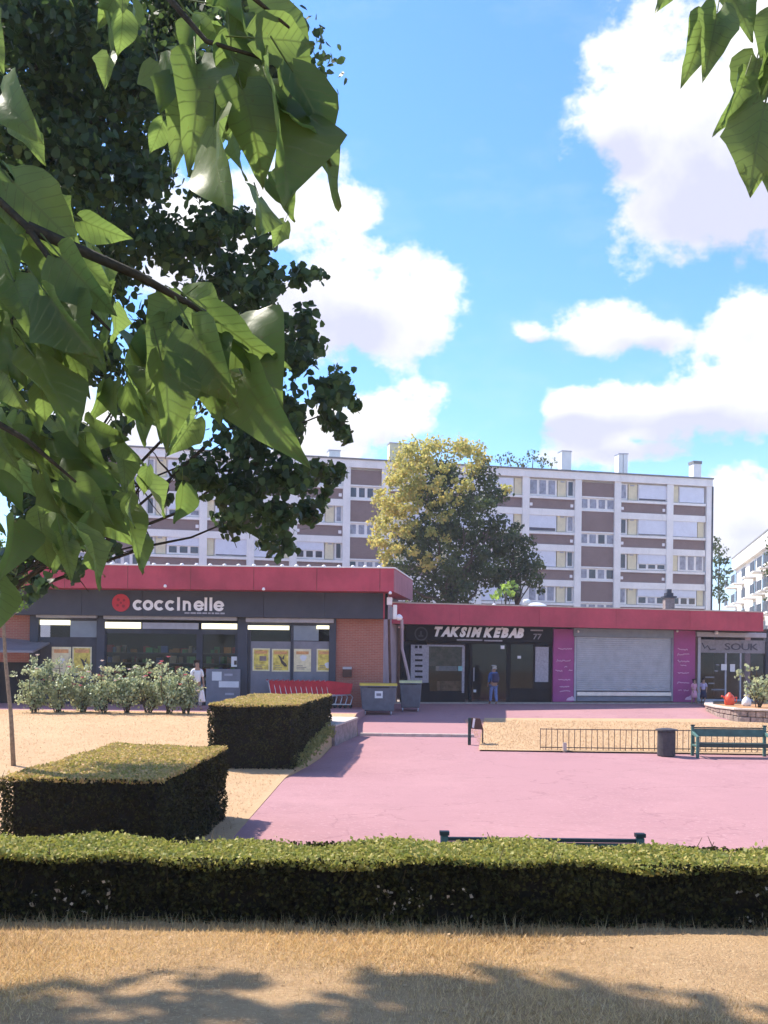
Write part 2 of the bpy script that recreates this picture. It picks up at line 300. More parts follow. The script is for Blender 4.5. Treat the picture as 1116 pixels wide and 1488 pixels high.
M = dict(
    crimson=mat('crimson_fascia', (.46, .07, .105), .75, .16, .8, dirt=.35, bump=.1), charcoal=mat('charcoal_cladding', (.058, .064, .088), .6, .12, 1.5, dirt=.2),
    charcoal2=mat('charcoal_frame', (.045, .05, .07), .5, .15), greybox=mat('grey_roller_box', (.42, .42, .48), .45, .1, 4),
    white=mat('white_paint', (.86, .84, .82), .7, .06, 2, dirt=.2), render=mat('white_render', (.84, .82, .80), .85, .06, .8, dirt=.28, bump=.1),
    cream=mat('cream_panel', (.72, .65, .45), .8, .08, 2), shutterw=mat('white_roller_shutter', (.70, .73, .82), .6, .05, 2),
    pane=mat('dark_pane', (.05, .055, .075), .12, .3, .6, spec=.6), curtain=mat('curtained_pane', (.30, .31, .38), .3, .3, 3, spec=.5),
    shadowgap=mat('dark_shadow_gap', (.10, .10, .13), .8, .1), roofgrey=mat('grey_flashing', (.22, .22, .22), .7, .2, 4),
    shutter=mat('steel_roller_shutter', (.40, .41, .46), .38, .10, 2.5, metal=.35, spec=.5), purple=mat('purple_panel', (.36, .065, .23), .6, .1, 2, dirt=.2),
    lilac=mat('lilac_lettering', (.72, .45, .62), .6, .05), black=mat('black_cladding', (.013, .012, .015), .6, .2, 2, spec=.12), letter=mat('white_letter', (.92, .92, .95), .4, .03),
    red=mat('red_plastic', (.50, .025, .045), .45, .15, 3), redlogo=mat('red_logo', (.55, .03, .05), .5, .05), steel=mat('bright_steel', (.6, .6, .64), .3, .1, metal=.8),
    bin=mat('grey_bin_plastic', (.13, .135, .165), .5, .15, 4, dirt=.3), lid1=mat('yellow_bin_lid', (.72, .50, .08), .5, .12, 3), lid2=mat('pale_yellow_bin_lid', (.62, .58, .30), .5, .1, 3),
    rubber=mat('black_rubber', (.02, .02, .02), .7), paper=mat('white_paper', (.75, .75, .78), .8, .05), grey=mat('grey_panel', (.22, .22, .26), .55, .12, 2, dirt=.2),
    blind=mat('blue_grey_blind', (.24, .28, .33), .6, .08), tubel=mat('lit_tube', (.9, .85, .6), .5, 0, emit=((1, .92, .62), .75)),
    concrete=mat('pale_concrete', (.42, .36, .32), .9, .2, 5, bump=.5, bscale=30, dirt=.3), wallside=mat('rough_concrete', (.30, .23, .22), .95, .25, 7, bump=.6, bscale=30),
    stone=mat('garden_stone', (.36, .27, .23), .95, .35, 6, bump=.6, bscale=25), coping=mat('stone_coping', (.55, .46, .40), .9, .15, 5, bump=.3),
    bench=mat('bench_green', (.07, .155, .135), .55, .2, 5, dirt=.2), benchdark=mat('bench_dark_green', (.025, .05, .045), .5, .2, 5), iron=mat('rusty_fence_iron', (.12, .09, .07), .7, .3, 12),
    binbody=mat('dark_litter_bin', (.06, .055, .06), .6, .2, 8), bark=mat('tree_bark', (.10, .08, .06), .95, .3, 9, bump=.9, bscale=25), barkpale=mat('sapling_bark', (.26, .20, .15), .95, .25, 12, bump=.6),
    darkbark=mat('dark_bark', (.04, .035, .022), .9, .3, 20, bump=.5), twig=mat('twig', (.09, .065, .03), .9, .3, 20), skin=mat('skin', (.38, .22, .15), .6, .05), blue=mat('blue_jacket', (.08, .16, .42), .8, .2, 9), lightblue=mat('pale_blue_sleeve', (.35, .45, .68), .8, .1),
    jeans=mat('faded_jeans', (.16, .22, .45), .85, .2, 10), pack=mat('dark_backpack', (.03, .03, .08), .7), hairg=mat('grey_hair', (.45, .42, .38), .8), hair=mat('dark_hair', (.02, .015, .015), .7),
    tee=mat('white_shirt', (.78, .78, .80), .8, .05), short=mat('grey_trousers', (.35, .36, .40), .8), pink=mat('pink_dress', (.75, .35, .48), .8), lav=mat('lavender_top', (.48, .42, .62), .8), navy=mat('navy_cloth', (.03, .03, .07), .8),
    orange=mat('orange_red_plastic', (.75, .10, .05), .4, .1), bag=mat('white_plastic_bag', (.8, .8, .83), .4, .05, bump=.5), rose1=mat('rose_pink', (.75, .18, .25), .7, .2, 20), rose2=mat('rose_white', (.85, .72, .68), .7, .1),
    postery=mat('poster_yellow', (.88, .62, .14), .6, .35, 5), postera=mat('poster_orange', (.75, .38, .16), .6, .2, 6), posterc=mat('poster_cream', (.80, .72, .48), .6, .12, 6), dkprint=mat('dark_print', (.10, .08, .07), .7, .3, 20),
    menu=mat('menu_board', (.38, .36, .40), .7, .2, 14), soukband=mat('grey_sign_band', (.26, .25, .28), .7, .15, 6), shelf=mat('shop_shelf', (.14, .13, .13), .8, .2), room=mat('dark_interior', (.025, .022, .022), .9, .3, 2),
    lamp=mat('white_lamp', (.88, .85, .88), .4, .03), gold=mat('interior_warm', (.16, .12, .10), .8, .4, 4), brown=mat('dark_brown', (.10, .05, .04), .8, .2), drain=mat('pale_render_side', (.42, .33, .36), .85, .15, 2, dirt=.3),  # brown: one plain dark tone for trim, soffit and pipes
    teal=mat('teal_sticker', (.25, .5, .52), .6), silver=mat('car_roof', (.75, .78, .84), .25, .05, spec=.6), soil=ground_mat('orange_soil', [(.42, .22, .11), (.50, .28, .15), (.30, .17, .09)], 2, 5),
    glass=glass_mat('shop_glass', (.78, .8, .82)), brick=brick_mat('orange_brick', (.44, .16, .115), (.38, .13, .095), (.42, .26, .21)),
    brickfar=brick_mat('brown_brick', (.25, .175, .165), (.22, .155, .15), (.30, .24, .23), math.radians(12.85)),
    pinkasphalt=ground_mat('pink_asphalt', [(.360, .190, .200), (.40, .215, .222), (.32, .172, .182), (.44, .255, .26)], .35, 1.3, .25, 120, patch=((.375, .20, .21), .12)),
    lawn=ground_mat('dry_lawn', [(.56, .37, .21), (.50, .32, .18), (.44, .29, .16), (.62, .44, .27)], .45, 2.2, .8, 50),
    ground=ground_mat('dry_earth', [(.40, .28, .16), (.34, .24, .13), (.28, .21, .11)], .3, 2, .6, 30),
    straw=leaf_mat('straw_blades', [(.30, .19, .10), (.50, .33, .17), (.62, .44, .25), (.40, .26, .14)], .25, .7),
    straw2=leaf_mat('parched_blades', [(.26, .16, .07), (.62, .41, .20), (.85, .62, .34), (.50, .34, .14)], .3, .8), lawn2=ground_mat('parched_soil', [(.60, .39, .21), (.50, .31, .16), (.36, .23, .12), (.7, .5, .28)], 1.2, 5, 1.0, 60),
    hedgebrown=leaf_mat('hedge_leaf_brown_sunlit', [(.26, .24, .05), (.52, .34, .13), (.68, .42, .23), (.34, .30, .06)], .3, .6),  # block hedge tops: brown leaves, sunlight brightness mixed into the colour
    hedgetop=leaf_mat('hedge_leaf_sunny', [(.16, .19, .04), (.32, .30, .06), (.48, .38, .11), (.22, .24, .05)], .3, .55),  # front hedge top: sunlight painted in as a lighter yellow-green
    hedgeleaf=leaf_mat('hedge_leaf_shaded', [(.007, .006, .003), (.016, .015, .006), (.03, .032, .010), (.075, .07, .02)], .15, .7, spec=.1), hedgecore=mat('hedge_core_shade', (.018, .014, .009), .95, .4, 15, bump=.8),  # side leaves and core darkened in colour for the hedge's shade
    linden=leaf_mat('linden_leaf', [(.008, .022, .010), (.02, .045, .02), (.04, .078, .028), (.08, .13, .035)], .35, .5), 
    yellow=leaf_mat('yellow_sunlit_leaf', [(.17, .21, .05), (.32, .33, .09), (.46, .40, .12), (.56, .40, .12)], .42, .6), green=leaf_mat('tree_green_leaf', [(.02, .04, .018), (.045, .07, .026), (.08, .11, .03)], .3, .55),
    lime=leaf_mat('lime_green_leaf', [(.15, .24, .04), (.3, .4, .07)], .4, .5), rose=leaf_mat('rose_leaf', [(.09, .15, .07), (.24, .31, .17), (.42, .48, .32), (.50, .50, .24)], .3, .5),
    sap=leaf_mat('sapling_leaf', [(.05, .10, .02), (.12, .2, .03)], .4, .5), weed=leaf_mat('weed_leaf', [(.12, .16, .04), (.3, .28, .09)], .3, .6),
)
def catalpa_material():
    m = bpy.data.materials.new('catalpa_leaf'); m.use_nodes = True; nt = m.node_tree; N = nt.nodes.new; L = nt.links.new
    b = nt.nodes['Principled BSDF']; b.inputs['Roughness'].default_value = 0.42; b.inputs['Specular IOR Level'].default_value = .35
    tc = N('ShaderNodeTexCoord'); sp = N('ShaderNodeSeparateXYZ'); L(tc.outputs['Object'], sp.inputs[0])
    def mt(op, a, c=None, d=None, cl=False):
        k = N('ShaderNodeMath'); k.operation = op; k.use_clamp = cl
        for i, x in enumerate((a, c, d)):
            if x is None: continue
            if isinstance(x, (int, float)): k.inputs[i].default_value = x
            else: L(x, k.inputs[i])
        return k.outputs[0]
    ax = mt('ABSOLUTE', sp.outputs[0]); ph = mt('MULTIPLY', mt('SUBTRACT', sp.outputs[1], mt('MULTIPLY', ax, .75)), 8.0)
    fr = mt('ABSOLUTE', mt('SUBTRACT', mt('FRACT', ph), .5)); v1 = mt('LESS_THAN', fr, .06); v2 = mt('LESS_THAN', ax, .014)
    vein = mt('MAXIMUM', v1, v2)
    oi = N('ShaderNodeObjectInfo'); r = N('ShaderNodeValToRGB'); e = r.color_ramp.elements; e[0].color = (.045, .09, .028, 1); e[1].color = (.19, .26, .08, 1); L(oi.outputs['Random'], r.inputs[0])
    n = N('ShaderNodeTexNoise'); n.inputs['Scale'].default_value = 3.5; n.inputs['Detail'].default_value = 5; L(tc.outputs['Object'], n.inputs['Vector'])
    c = mixnode(nt, mt('MULTIPLY_ADD', n.outputs[0], 1.2, -.35, True), r.outputs[0], (.06, .09, .02))
    n9 = N('ShaderNodeTexNoise'); n9.inputs['Scale'].default_value = 14; L(tc.outputs['Object'], n9.inputs['Vector'])
    c = mixnode(nt, mt('MULTIPLY', mt('GREATER_THAN', n9.outputs[0], .70), .8), c, (.10, .06, .02))
    c2 = mixnode(nt, mt('MULTIPLY', vein, .75), c, (.22, .28, .09)); L(c2, b.inputs['Base Color'])
    bp = N('ShaderNodeBump'); bp.inputs['Strength'].default_value = .35; bp.inputs['Distance'].default_value = .01; L(mt('ADD', vein, n.outputs[0]), bp.inputs['Height']); L(bp.outputs[0], b.inputs['Normal'])
    t = N('ShaderNodeBsdfTranslucent'); L(mixnode(nt, mt('MULTIPLY', vein, .7), mixnode(nt, .6, c, (.26, .38, .08)), (.06, .09, .02)), t.inputs[0])
    mx = N('ShaderNodeMixShader'); mx.inputs[0].default_value = .58; L(b.outputs[0], mx.inputs[1]); L(t.outputs[0], mx.inputs[2]); L(mx.outputs[0], nt.nodes['Material Output'].inputs[0]); return m
M['catalpa'] = catalpa_material()
def poster_text(o): return o
_alltxt = []
def text_mesh(s, size, extr, shear=0.0, off=0.0, squash=1.0):
    cu = bpy.data.curves.new('t', 'FONT'); cu.body = s; cu.size = size; cu.extrude = extr; cu.shear = shear; cu.offset = off; cu.resolution_u = 3
    o = bpy.data.objects.new('t', cu); COL.objects.link(o); dg = bpy.context.evaluated_depsgraph_get(); dg.update()
    me = bpy.data.meshes.new_from_object(o.evaluated_get(dg)); bpy.data.objects.remove(o); bpy.data.curves.remove(cu)
    xs = [v.co.x for v in me.vertices] or [0]; x0 = min(xs); w = (max(xs) - x0)
    for v in me.vertices: v.co.x = (v.co.x - x0) * squash
    me.update(); return me, w * squash
def put_text(fr, me, t, z, n, name, m, parent):
    rot = Matrix(((fr.c, 0, -fr.s), (fr.s, 0, fr.c), (0, 1, 0)))  # local x->t, y->z, z->n... (front faces -n)
    rot = Matrix(((fr.c, 0, fr.s), (fr.s, 0, -fr.c), (0, 1, 0)))
    o = link(name, me, m, parent, fr.W(t, n, z) - wloc(parent)); o.rotation_euler = rot.to_euler(); return o

# ------------------------------------------------------------------ terrain
PROF = [(-60, 1.07), (6.95, 1.07), (9.0, 0), (28, 0), (44, .84), (900, .84)]
def zg(y):
    for (a, za), (b, zb) in zip(PROF, PROF[1:]):
        if y <= b: return za + (zb - za) * max(0, (y - a)) / (b - a)
    return .84
LP = [(9.0, 0.012), (23, .02), (33, .76), (44, .85)]
def zl(y):
    y = max(y, 9)
    for (a, za), (b, zb) in zip(LP, LP[1:]):
        if y <= b: return za + (zb - za) * (y - a) / (b - a)
    return .85
def struct(o): o['kind'] = 'structure'; return o
def clip(poly, lo, hi):
    def half(p, f):
        r = []
        for i in range(len(p)):
            a, b = p[i], p[(i + 1) % len(p)]; fa, fb = f(a), f(b)
            if fa >= 0: r.append(a)
            if (fa >= 0) != (fb >= 0): t = fa / (fa - fb); r.append((a[0] + (b[0] - a[0]) * t, a[1] + (b[1] - a[1]) * t))
        return r
    return half(half(poly, lambda q: q[1] - lo) or [(0, 0)], lambda q: hi - q[1])
def sheet(name, poly, dz, m, zf=zg, br=None):
    ys = br or [p[0] for p in PROF]; mb = MB()
    for a, b in zip(ys, ys[1:]):
        c = clip(poly, a, b)
        c = [c[i] for i in range(len(c)) if (abs(c[i][0] - c[i - 1][0]) + abs(c[i][1] - c[i - 1][1])) > 1e-6]
        if len(c) >= 3: mb.poly([(x, y, zf(min(max(y, a + 1e-5), b - 1e-5)) + dz) for x, y in c])
    o = mb.build(name, m); struct(o); return o
sheet('ground', [(-700, -60), (700, -60), (700, 900), (-700, 900)], -.004, M['ground'])
def lawn_grid(name, x0, x1, y0, y1, step, zf, m, dz=0.003, amp=.012):
    xs = np.arange(x0, x1 + step, step); ys = np.arange(y0, y1 + step, step); mb = MB()
    n = len(xs)
    for y in ys:
        for x in xs: mb.v.append(Vector((x, y, zf(y) + dz + amp * (math.sin(x * 2.1 + y * .7) + math.sin(x * .9 - y * 2.3) + 1))))
    for j in range(len(ys) - 1):
        for i in range(n - 1): mb.f.append([j * n + i, j * n + i + 1, (j + 1) * n + i + 1, (j + 1) * n + i])
    o = mb.build(name, m, smooth=True); struct(o); return o
lawn_grid('front_lawn', -14, 14, -6, 6.9, .4, zg, M['lawn2'])
plaza = [(-2.25, 9.2), (40, 9.2), (40, 31), (12.9, 38.2), (14.6, 47.5), (40, 56), (40, 70), (-60, 60), (-60, 38.5), (-1.0, 38.5), (-.8, 32.9), (-1.45, 30.8), (-1.86, 25.8), (-2.2, 23.2)]
sheet('plaza', plaza, .008, M['pinkasphalt'])
# left lawn, rising to the shop terrace, with an edge skirt
mb = MB(); edge = [(-2.25, 9.3), (-2.22, 15), (-2.2, 20), (-2.19, 23), (-1.9, 25.5), (-1.7, 28), (-1.5, 30.6), (-1.0, 32.8), (-.95, 36.5)]
for (xa, ya), (xb, yb) in zip(edge, edge[1:]):
    xs = [0, .4, 1.2, 3, 7, 14, 30, 70]
    for i in range(len(xs) - 1):
        mb.poly([(xa - xs[i + 1], ya, zl(ya)), (xa - xs[i], ya, zl(ya)), (xb - xs[i], yb, zl(yb)), (xb - xs[i + 1], yb, zl(yb))])
    mb.poly([(xa, ya, zl(ya)), (xa, ya, zg(ya) - .05), (xb, yb, zg(yb) - .05), (xb, yb, zl(yb))])
struct(mb.build('left_lawn', M['lawn']))
mb = MB(); TP = [36.5, 40.9]
mb.poly([(-60, 36.5, zl(36.5)), (-.95, 36.5, zl(36.5)), (-.5, 41.5, zl(41.5)), (-60, 41.5, zl(41.5))])
mb.poly([(-.95, 36.5, zl(36.5)), (-.95, 36.5, .3), (-.5, 41.5, .5), (-.5, 41.5, zl(41.5))])
struct(mb.build('shop_terrace', M['pinkasphalt']))
sheet('upper_lawn', [(2.75, 29.7), (18, 29.3), (22, 36), (13.0, 38.0), (12.6, 38.9), (3.75, 38.3)], .05, M['lawn'])
# raised bed on the right with stone wall
bed = [(14.7, 47.0), (13.25, 42.5), (12.95, 40.2), (13.1, 38.4), (14.2, 37.5), (17, 37.0), (30, 37), (30, 47)]
mb = MB(); mb.poly([(x, y, .98) for x, y in [(30, 50.5), (15.1, 46.8)] + [(x + .12, y + .1) for x, y in bed[1:6]] + [(30, 37.1)]][::1]); struct(mb.build('raised_bed_soil', M['soil']))
wall = thing('retaining_wall', (13, 40, zg(40)), 'low curved stone retaining wall edging the raised orange flower bed', 'wall')
def wall_run(pts, parent, h0, h1, zf, L_=.42, rows=2):
    pts = [Vector(p) for p in pts]; dist = [0]
    for a, b in zip(pts, pts[1:]): dist.append(dist[-1] + (b - a).length)
    def at(d):
        for i in range(len(pts) - 1):
            if d <= dist[i + 1] or i == len(pts) - 2:
                a, b = pts[i], pts[i + 1]; q = (b - a).normalized(); return a + q * (d - dist[i]), q
    k = 0
    for r in range(rows):
        d = -.0 - (r % 2) * .2
        while d < dist[-1]:
            l = L_ * random.uniform(.7, 1.25); a, q = at(max(d, 0)); b, q2 = at(min(d + l, dist[-1])); d += l
            if (b - a).length < .08: continue
            q = (b - a).normalized(); nn = Vector((-q.y, q.x)); g = .012; a = a + q * g; b = b - q * g; o_ = random.uniform(-.02, .02)
            z0 = zf(a.y) - .04 if r == 0 else zf(a.y) + (h1 - zf(a.y)) * r / rows; z1 = zf(a.y) + (h1 - zf(a.y)) * (r + 1) / rows - .02
            A = a - nn * o_; B = b - nn * o_; C_ = b + nn * .28; D_ = a + nn * .28
            m_ = MB().hexa([(A.x, A.y, z0), (B.x, B.y, z0), (C_.x, C_.y, z0), (D_.x, D_.y, z0), (A.x, A.y, z1), (B.x, B.y, z1), (C_.x, C_.y, z1), (D_.x, D_.y, z1)])
            m_.build('stone', M['stone'], parent, bevel=.02)
    for a_, b_ in zip(pts, pts[1:]):
        q = (b_ - a_).normalized(); nn = Vector((-q.y, q.x)); A = a_ - nn * .05 ; B = b_ - nn * .05; C_ = b_ + nn * .3; D_ = a_ + nn * .3
        m_ = MB().hexa([(A.x, A.y, h1), (B.x, B.y, h1), (C_.x, C_.y, h1), (D_.x, D_.y, h1), (A.x, A.y, h1 + .07), (B.x, B.y, h1 + .07), (C_.x, C_.y, h1 + .07), (D_.x, D_.y, h1 + .07)])
        m_.build('coping', M['coping'], parent, bevel=.01)
wall_run([p for p in bed[:7]][::1], wall, 0, .98, zg)
# low wall at the end of the block hedge
lw = thing('low_wall', (-1.2, 31.6, zg(31)), 'low plain concrete wall stepping down beside the far block hedge', 'wall')
q0, q1 = Vector((-1.42, 30.4)), Vector((-.83, 32.9))
def slab(mb, a, b, wdt, z0a, z0b, z1a, z1b):
    d = (b - a).normalized(); n = Vector((-d.y, d.x)) * wdt; return mb.hexa([(a.x, a.y, z0a), (b.x, b.y, z0b), (b.x + n.x, b.y + n.y, z0b), (a.x + n.x, a.y + n.y, z0a), (a.x, a.y, z1a), (b.x, b.y, z1b), (b.x + n.x, b.y + n.y, z1b), (a.x + n.x, a.y + n.y, z1a)])
slab(MB(), q0, q1, 1.1, 0, .1, .70, .80).build('wall_body', M['wallside'], lw)
slab(MB(), q0 + Vector((.03, -.03)), q1 + Vector((.03, .03)), 1.2, .704, .804, .76, .86).build('coping', M['coping'], lw, bevel=.01)
kb = thing('kerb', (1, 32.9, zg(32.9)), 'pale stone kerb crossing the pink path beyond the hedges', 'kerb')
for i in range(5):
    x0 = -.75 + i * .73; MB().box(x0 + .005, x0 + .725, 32.85, 33.02, zg(32.9) - .05, zg(32.9) + .10).build('kerb_stone', M['coping'], kb, bevel=.01)
# pier with dark board at lawn corner
pr = thing('lawn_corner_post', (2.75, 31.5, zg(31.5)), 'dark iron post with bent board and white rag at the corner of the raised lawn', 'post')
MB().box(2.55, 2.64, 31.0, 31.08, 0.08, .98).build('post', M['benchdark'], pr)
MB().hexa([(2.62, 31.0, .66), (3.02, 31.1, .62), (3.02, 31.3, .62), (2.62, 31.2, .66), (2.6, 31.0, .98), (2.92, 31.1, .96), (2.92, 31.3, .96), (2.6, 31.2, .98)]).build('board', M['brown'], pr)
MB().box(2.98, 3.02, 31.1, 31.14, .1, .66).build('post', M['iron'], pr)
MB().hexa([(2.66, 30.95, .70), (2.72, 30.95, .68), (2.72, 30.98, .68), (2.66, 30.98, .70), (2.7, 30.95, .97), (2.76, 30.95, .96), (2.76, 30.98, .96), (2.7, 30.98, .97)]).build('rag', M['paper'], pr)

# ------------------------------------------------------------------ supermarket (left building)
F1 = Frame(0.0, 40.8, 0.0)
sm = thing('supermarket_building', (-6, 41.5, zl(40.8)), 'low shop building with crimson fascia, charcoal sign band and orange brick corner', 'supermarket')
f1 = lambda r, n=0.0: F1.rect(r, n)
ZB = zl(40.8)
# roof slab and fascia
tC = F1.tz(572, 845, -1.5)[0]; zt = F1.tz(350, 823.5, -1.5)[1]; zb = F1.tz(350, 857, -1.5)[1]
mb = MB(); mb.hexa([(-19, 39.3, zb), (tC, 39.3, zb), (tC + .85, 44.9, zb), (-19, 46, zb), (-19, 39.3, zt), (tC, 39.3, zt), (tC + .85, 44.9, zt), (-19, 46, zt)])
mb.build('fascia', M['crimson'], sm)
mb = MB(); mb.hexa([(-19.05, 39.25, zt + .002), (tC + .05, 39.25, zt + .002), (tC + .9, 44.95, zt + .002), (-19.05, 46, zt + .002), (-19.05, 39.25, zt + .05), (tC + .05, 39.25, zt + .05), (tC + .9, 44.95, zt + .05), (-19.05, 46, zt + .05)])
mb.build('coping', M['white'], sm)
for i in range(34):
    x = -18 + i * .54 + random.uniform(-.05, .05)
    if x < tC - .1: MB().lathe((x, 39.33, zt + .05), [(.09, 0), (.06, .04), (.02, .06)], 8).build('roof_bead', M['white'], sm)
for x in np.arange(-17, .2, 2.4): MB().box(x, x + .015, 39.294, 39.30, zb + .002, zt - .002).build('seam', M['brown'], sm)
# side face cladding paler panels
mb = MB(); mb.hexa([(tC + .004, 39.32, zb - .01), (tC + .03, 39.32, zb - .01), (tC + .88, 44.9, zb - .01), (tC + .854, 44.9, zb - .01), (tC + .004, 39.32, zt - .03), (tC + .03, 39.32, zt - .03), (tC + .88, 44.9, zt - .03), (tC + .854, 44.9, zt - .03)])
mb.build('side_cladding', mat('pale_red_cladding', (.38, .17, .20), .8, .12, 1, dirt=.3), sm)
# sign band
bt0, bt1, bz0, bz1 = f1((30, 859, 560, 896), -.55)
for i in range(6):
    a = -18.6 if i == 0 else bt0 + (bt1 - bt0) * (i) / 6; b = bt0 + (bt1 - bt0) * (i + 1) / 6
    F1.tpart('sign_panel', M['charcoal'], sm, a + .006, b - .006, -.55, -.2, bz0, zb - .004)
F1.tpart('soffit_beam', M['black'], sm, -18.6, bt1 + .1, -.2, .1, bz0, zb - .004)
# brick corner, side wall
b0, b1, _, _ = f1((488, 896, 556, 1030)); 
F1.tpart('brick_corner', M['brick'], sm, b0, b1 + .02, 0, .3, ZB - .3, bz0 - .002)
sd = MB(); x1 = b1 + .02; sd.hexa([(x1, 40.8, ZB - .4), (x1 + .001, 40.805, ZB - .4), (x1 + .62, 44.8, ZB - .4), (x1 - .3, 44.8, ZB - .4), (x1, 40.8, zb - .004), (x1 + .001, 40.805, zb - .004), (x1 + .62, 44.8, zb - .004), (x1 - .3, 44.8, zb - .004)])
sd.build('side_wall', M['drain'], sm)
F1.tpart('corner_trim', M['crimson'], sm, b0 - .09, b0 - .01, -.03, .2, ZB - .3, bz0 - .002)
F1.tpart('corner_trim', M['crimson'], sm, b1 - .0, b1 + .06, -.58, -.2, bz0 - .002, zb - .006)
# left brick wall
lb0, lb1, _, _ = f1((-60, 896, 46, 1030)); F1.tpart('brick_wall', M['brick'], sm, lb0 - 14, lb1, .05, .3, ZB - .3, bz0 - .002)
# pilasters and bays
for r in ((44, 896, 56, 1034), (141, 896, 153, 1034), (345, 896, 360, 1034), (478, 896, 488, 1034)):
    t0, t1, _, _ = f1(r); F1.tpart('pilaster', M['charcoal'], sm, t0, t1, -.12, .2, ZB - .2, bz0 - .002, .01)
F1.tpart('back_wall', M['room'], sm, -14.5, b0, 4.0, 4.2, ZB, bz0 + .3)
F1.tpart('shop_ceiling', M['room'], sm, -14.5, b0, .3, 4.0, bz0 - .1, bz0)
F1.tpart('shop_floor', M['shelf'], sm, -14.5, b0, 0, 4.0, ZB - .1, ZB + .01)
def roller(r, lights):
    F1.part('roller_box', M['greybox'], sm, r, -.30, .0, .02)
    for q in lights: F1.part('strip_light', M['tubel'] if q[4] else M['greybox'], sm, q[:4], -.1, .02)
roller((52, 890.5, 140, 897.5), [(58, 901, 101, 908, 1)])
roller((150, 893, 344, 900.5), [(152, 904, 204, 913, 1), (207, 905, 288, 914, 0), (293, 906, 344, 914, 1)])
roller((357, 898, 485, 904.5), [(360, 909, 420, 915, 1), (460, 909, 484, 914, 1)])
def pane(name, r, m, n0=.04, n1=.06, parent=sm): return F1.part(name, m, parent, r, n0, n1)
# bay 1
F1.part('window', M['charcoal2'], sm, (56, 897, 141, 901), -.02, .1)
w1 = F1.part('window', M['charcoal2'], sm, (56, 926, 141, 937), -.02, .1)
pane('pane', (57, 908, 101, 926), M['glass'], parent=w1)
F1.part('blind', M['blind'], sm, (102, 902, 142, 926), -.04, .0)
F1.part('lower_panel', M['charcoal2'], sm, (57, 937, 141, 1034), .0, .06)
def poster(r, kind, n=-.03, lab=None):
    p = F1.part('poster', M['posterc'], sm, r, n, n + .02)
    x0, y0, x1, y1 = r; ww = x1 - x0; hh = y1 - y0
    ms = [M['postery'], M['postera'], M['posterc'], M['grey'], M['dkprint']]
    F1.part('print_field', ms[kind[0]], p, (x0 + 2, y0 + 2, x1 - 2, y1 - 2), n - .006, n)
    F1.part('heading', M['postera'], p, (x0 + 3.5, y0 + 3.5, x1 - 3.5, y0 + 3.5 + hh * .13), n - .012, n - .006)
    cx = x0 + ww * kind[2]; cy = y0 + hh * kind[3]
    if kind[1] == 'bird':
        mb = MB()
        for pts in ([(-7, -8), (-2, -5), (0, 0), (5, 5), (7, 9), (3, 9), (-2, 4), (-4, -2)], [(-1, -2), (3, -9), (2, -1)]):
            w = [F1.tz(cx + a, cy + b, n - .012) for a, b in pts]; k = len(mb.v)
            mb.v += [F1.W(t, n - .0125, z) for t, z in w] ; mb.f.append(list(range(k, k + len(w))))
        mb.build('printed_shape', M['dkprint'], p)
    elif kind[1] == 'box': F1.part('printed_shape', M['wallside'], p, (cx - 5, cy - 3.5, cx + 5, cy + 3.5), n - .012, n - .006)
    elif kind[1] == 'blob':
        t, z = F1.tz(cx, cy, n - .01); mb = MB(); k = len(mb.v); mb.v += [F1.W(t + .13 * math.cos(a) * (1 + .2 * math.sin(3 * a)), n - .0125, z + .12 * math.sin(a)) for a in np.linspace(0, 6.0, 14)]; mb.f.append(list(range(14))); mb.build('printed_shape', M['paper'], p)
    for i in range(3):
        yy = y1 - 9 + i * 2.3; F1.part('print_line', M['wallside'], p, (x0 + 4, yy, x0 + 4 + ww * random.uniform(.3, .6), yy + .9), n - .011, n - .006)
    return p
poster((75, 940, 103, 980), (2, 'blob', .5, .5)); poster((105, 940, 133, 980), (0, 'bird', .65, .6))
# bay 2: entrance with shelves behind glass
w2 = F1.part('window', M['charcoal2'], sm, (150, 914, 345, 921), -.02, .1)
for x in (152, 287, 343): F1.part('mullion', M['charcoal2'], w2, (x - 2, 921, x + 2, 1034), -.02, .1)
pane('pane', (154, 921, 285, 1034), M['glass'], parent=w2); dr = F1.part('door', M['charcoal2'], sm, (289, 921, 294, 1034), -.03, .05); pane('pane', (294, 921, 341, 965), M['glass'], parent=w2)
F1.part('door_glass', M['glass'], dr, (294, 965, 341, 972), .02, .04)
for r_ in range(3):
    n = 1.2 + r_ * 1.1
    for j in range(5):
        z = ZB + .35 + j * .42; F1.tpart('shelf', M['shelf'], sm, -11 + r_ * .3, -2.4, n, n + .4, z, z + .04)
cols = [mat('goods_red', (.6, .09, .08)), mat('goods_cream', (.75, .62, .42)), mat('goods_blue', (.12, .2, .42)), mat('goods_green', (.15, .4, .15)), mat('goods_orange', (.7, .32, .08))]
for ci in range(5):
    mb = MB()
    for k in range(70):
        r_ = random.randrange(3); j = random.randrange(5); t = random.uniform(-13.5, -2.6); w = random.uniform(.1, .3); h = random.uniform(.12, .3); z = ZB + .392 + j * .42
        F1.tb(mb, t, t + w, 1.22 + r_ * 1.1, 1.4 + r_ * 1.1, z, z + h)
    mb.build('shelf_goods', cols[ci], sm)['kind'] = 'stuff'
g = F1.part('grey_gate_panel', M['grey'], sm, (299, 972, 349, 1034), -.35, -.28, .01)
for r in ((308, 976, 322, 989), (318, 990, 347, 999)): F1.part('notice', M['paper'], g, r, -.36, -.352)
for r in ((326, 979, 338, 982), (327, 1007, 340, 1010)): F1.part('notice', M['greybox'], g, r, -.36, -.352)
nt_ = F1.part('notice', M['paper'], sm, (336, 954, 347, 969), -.06, -.05); F1.part('printed_shape', M['dkprint'], nt_, (340, 960, 344, 966), -.066, -.06)
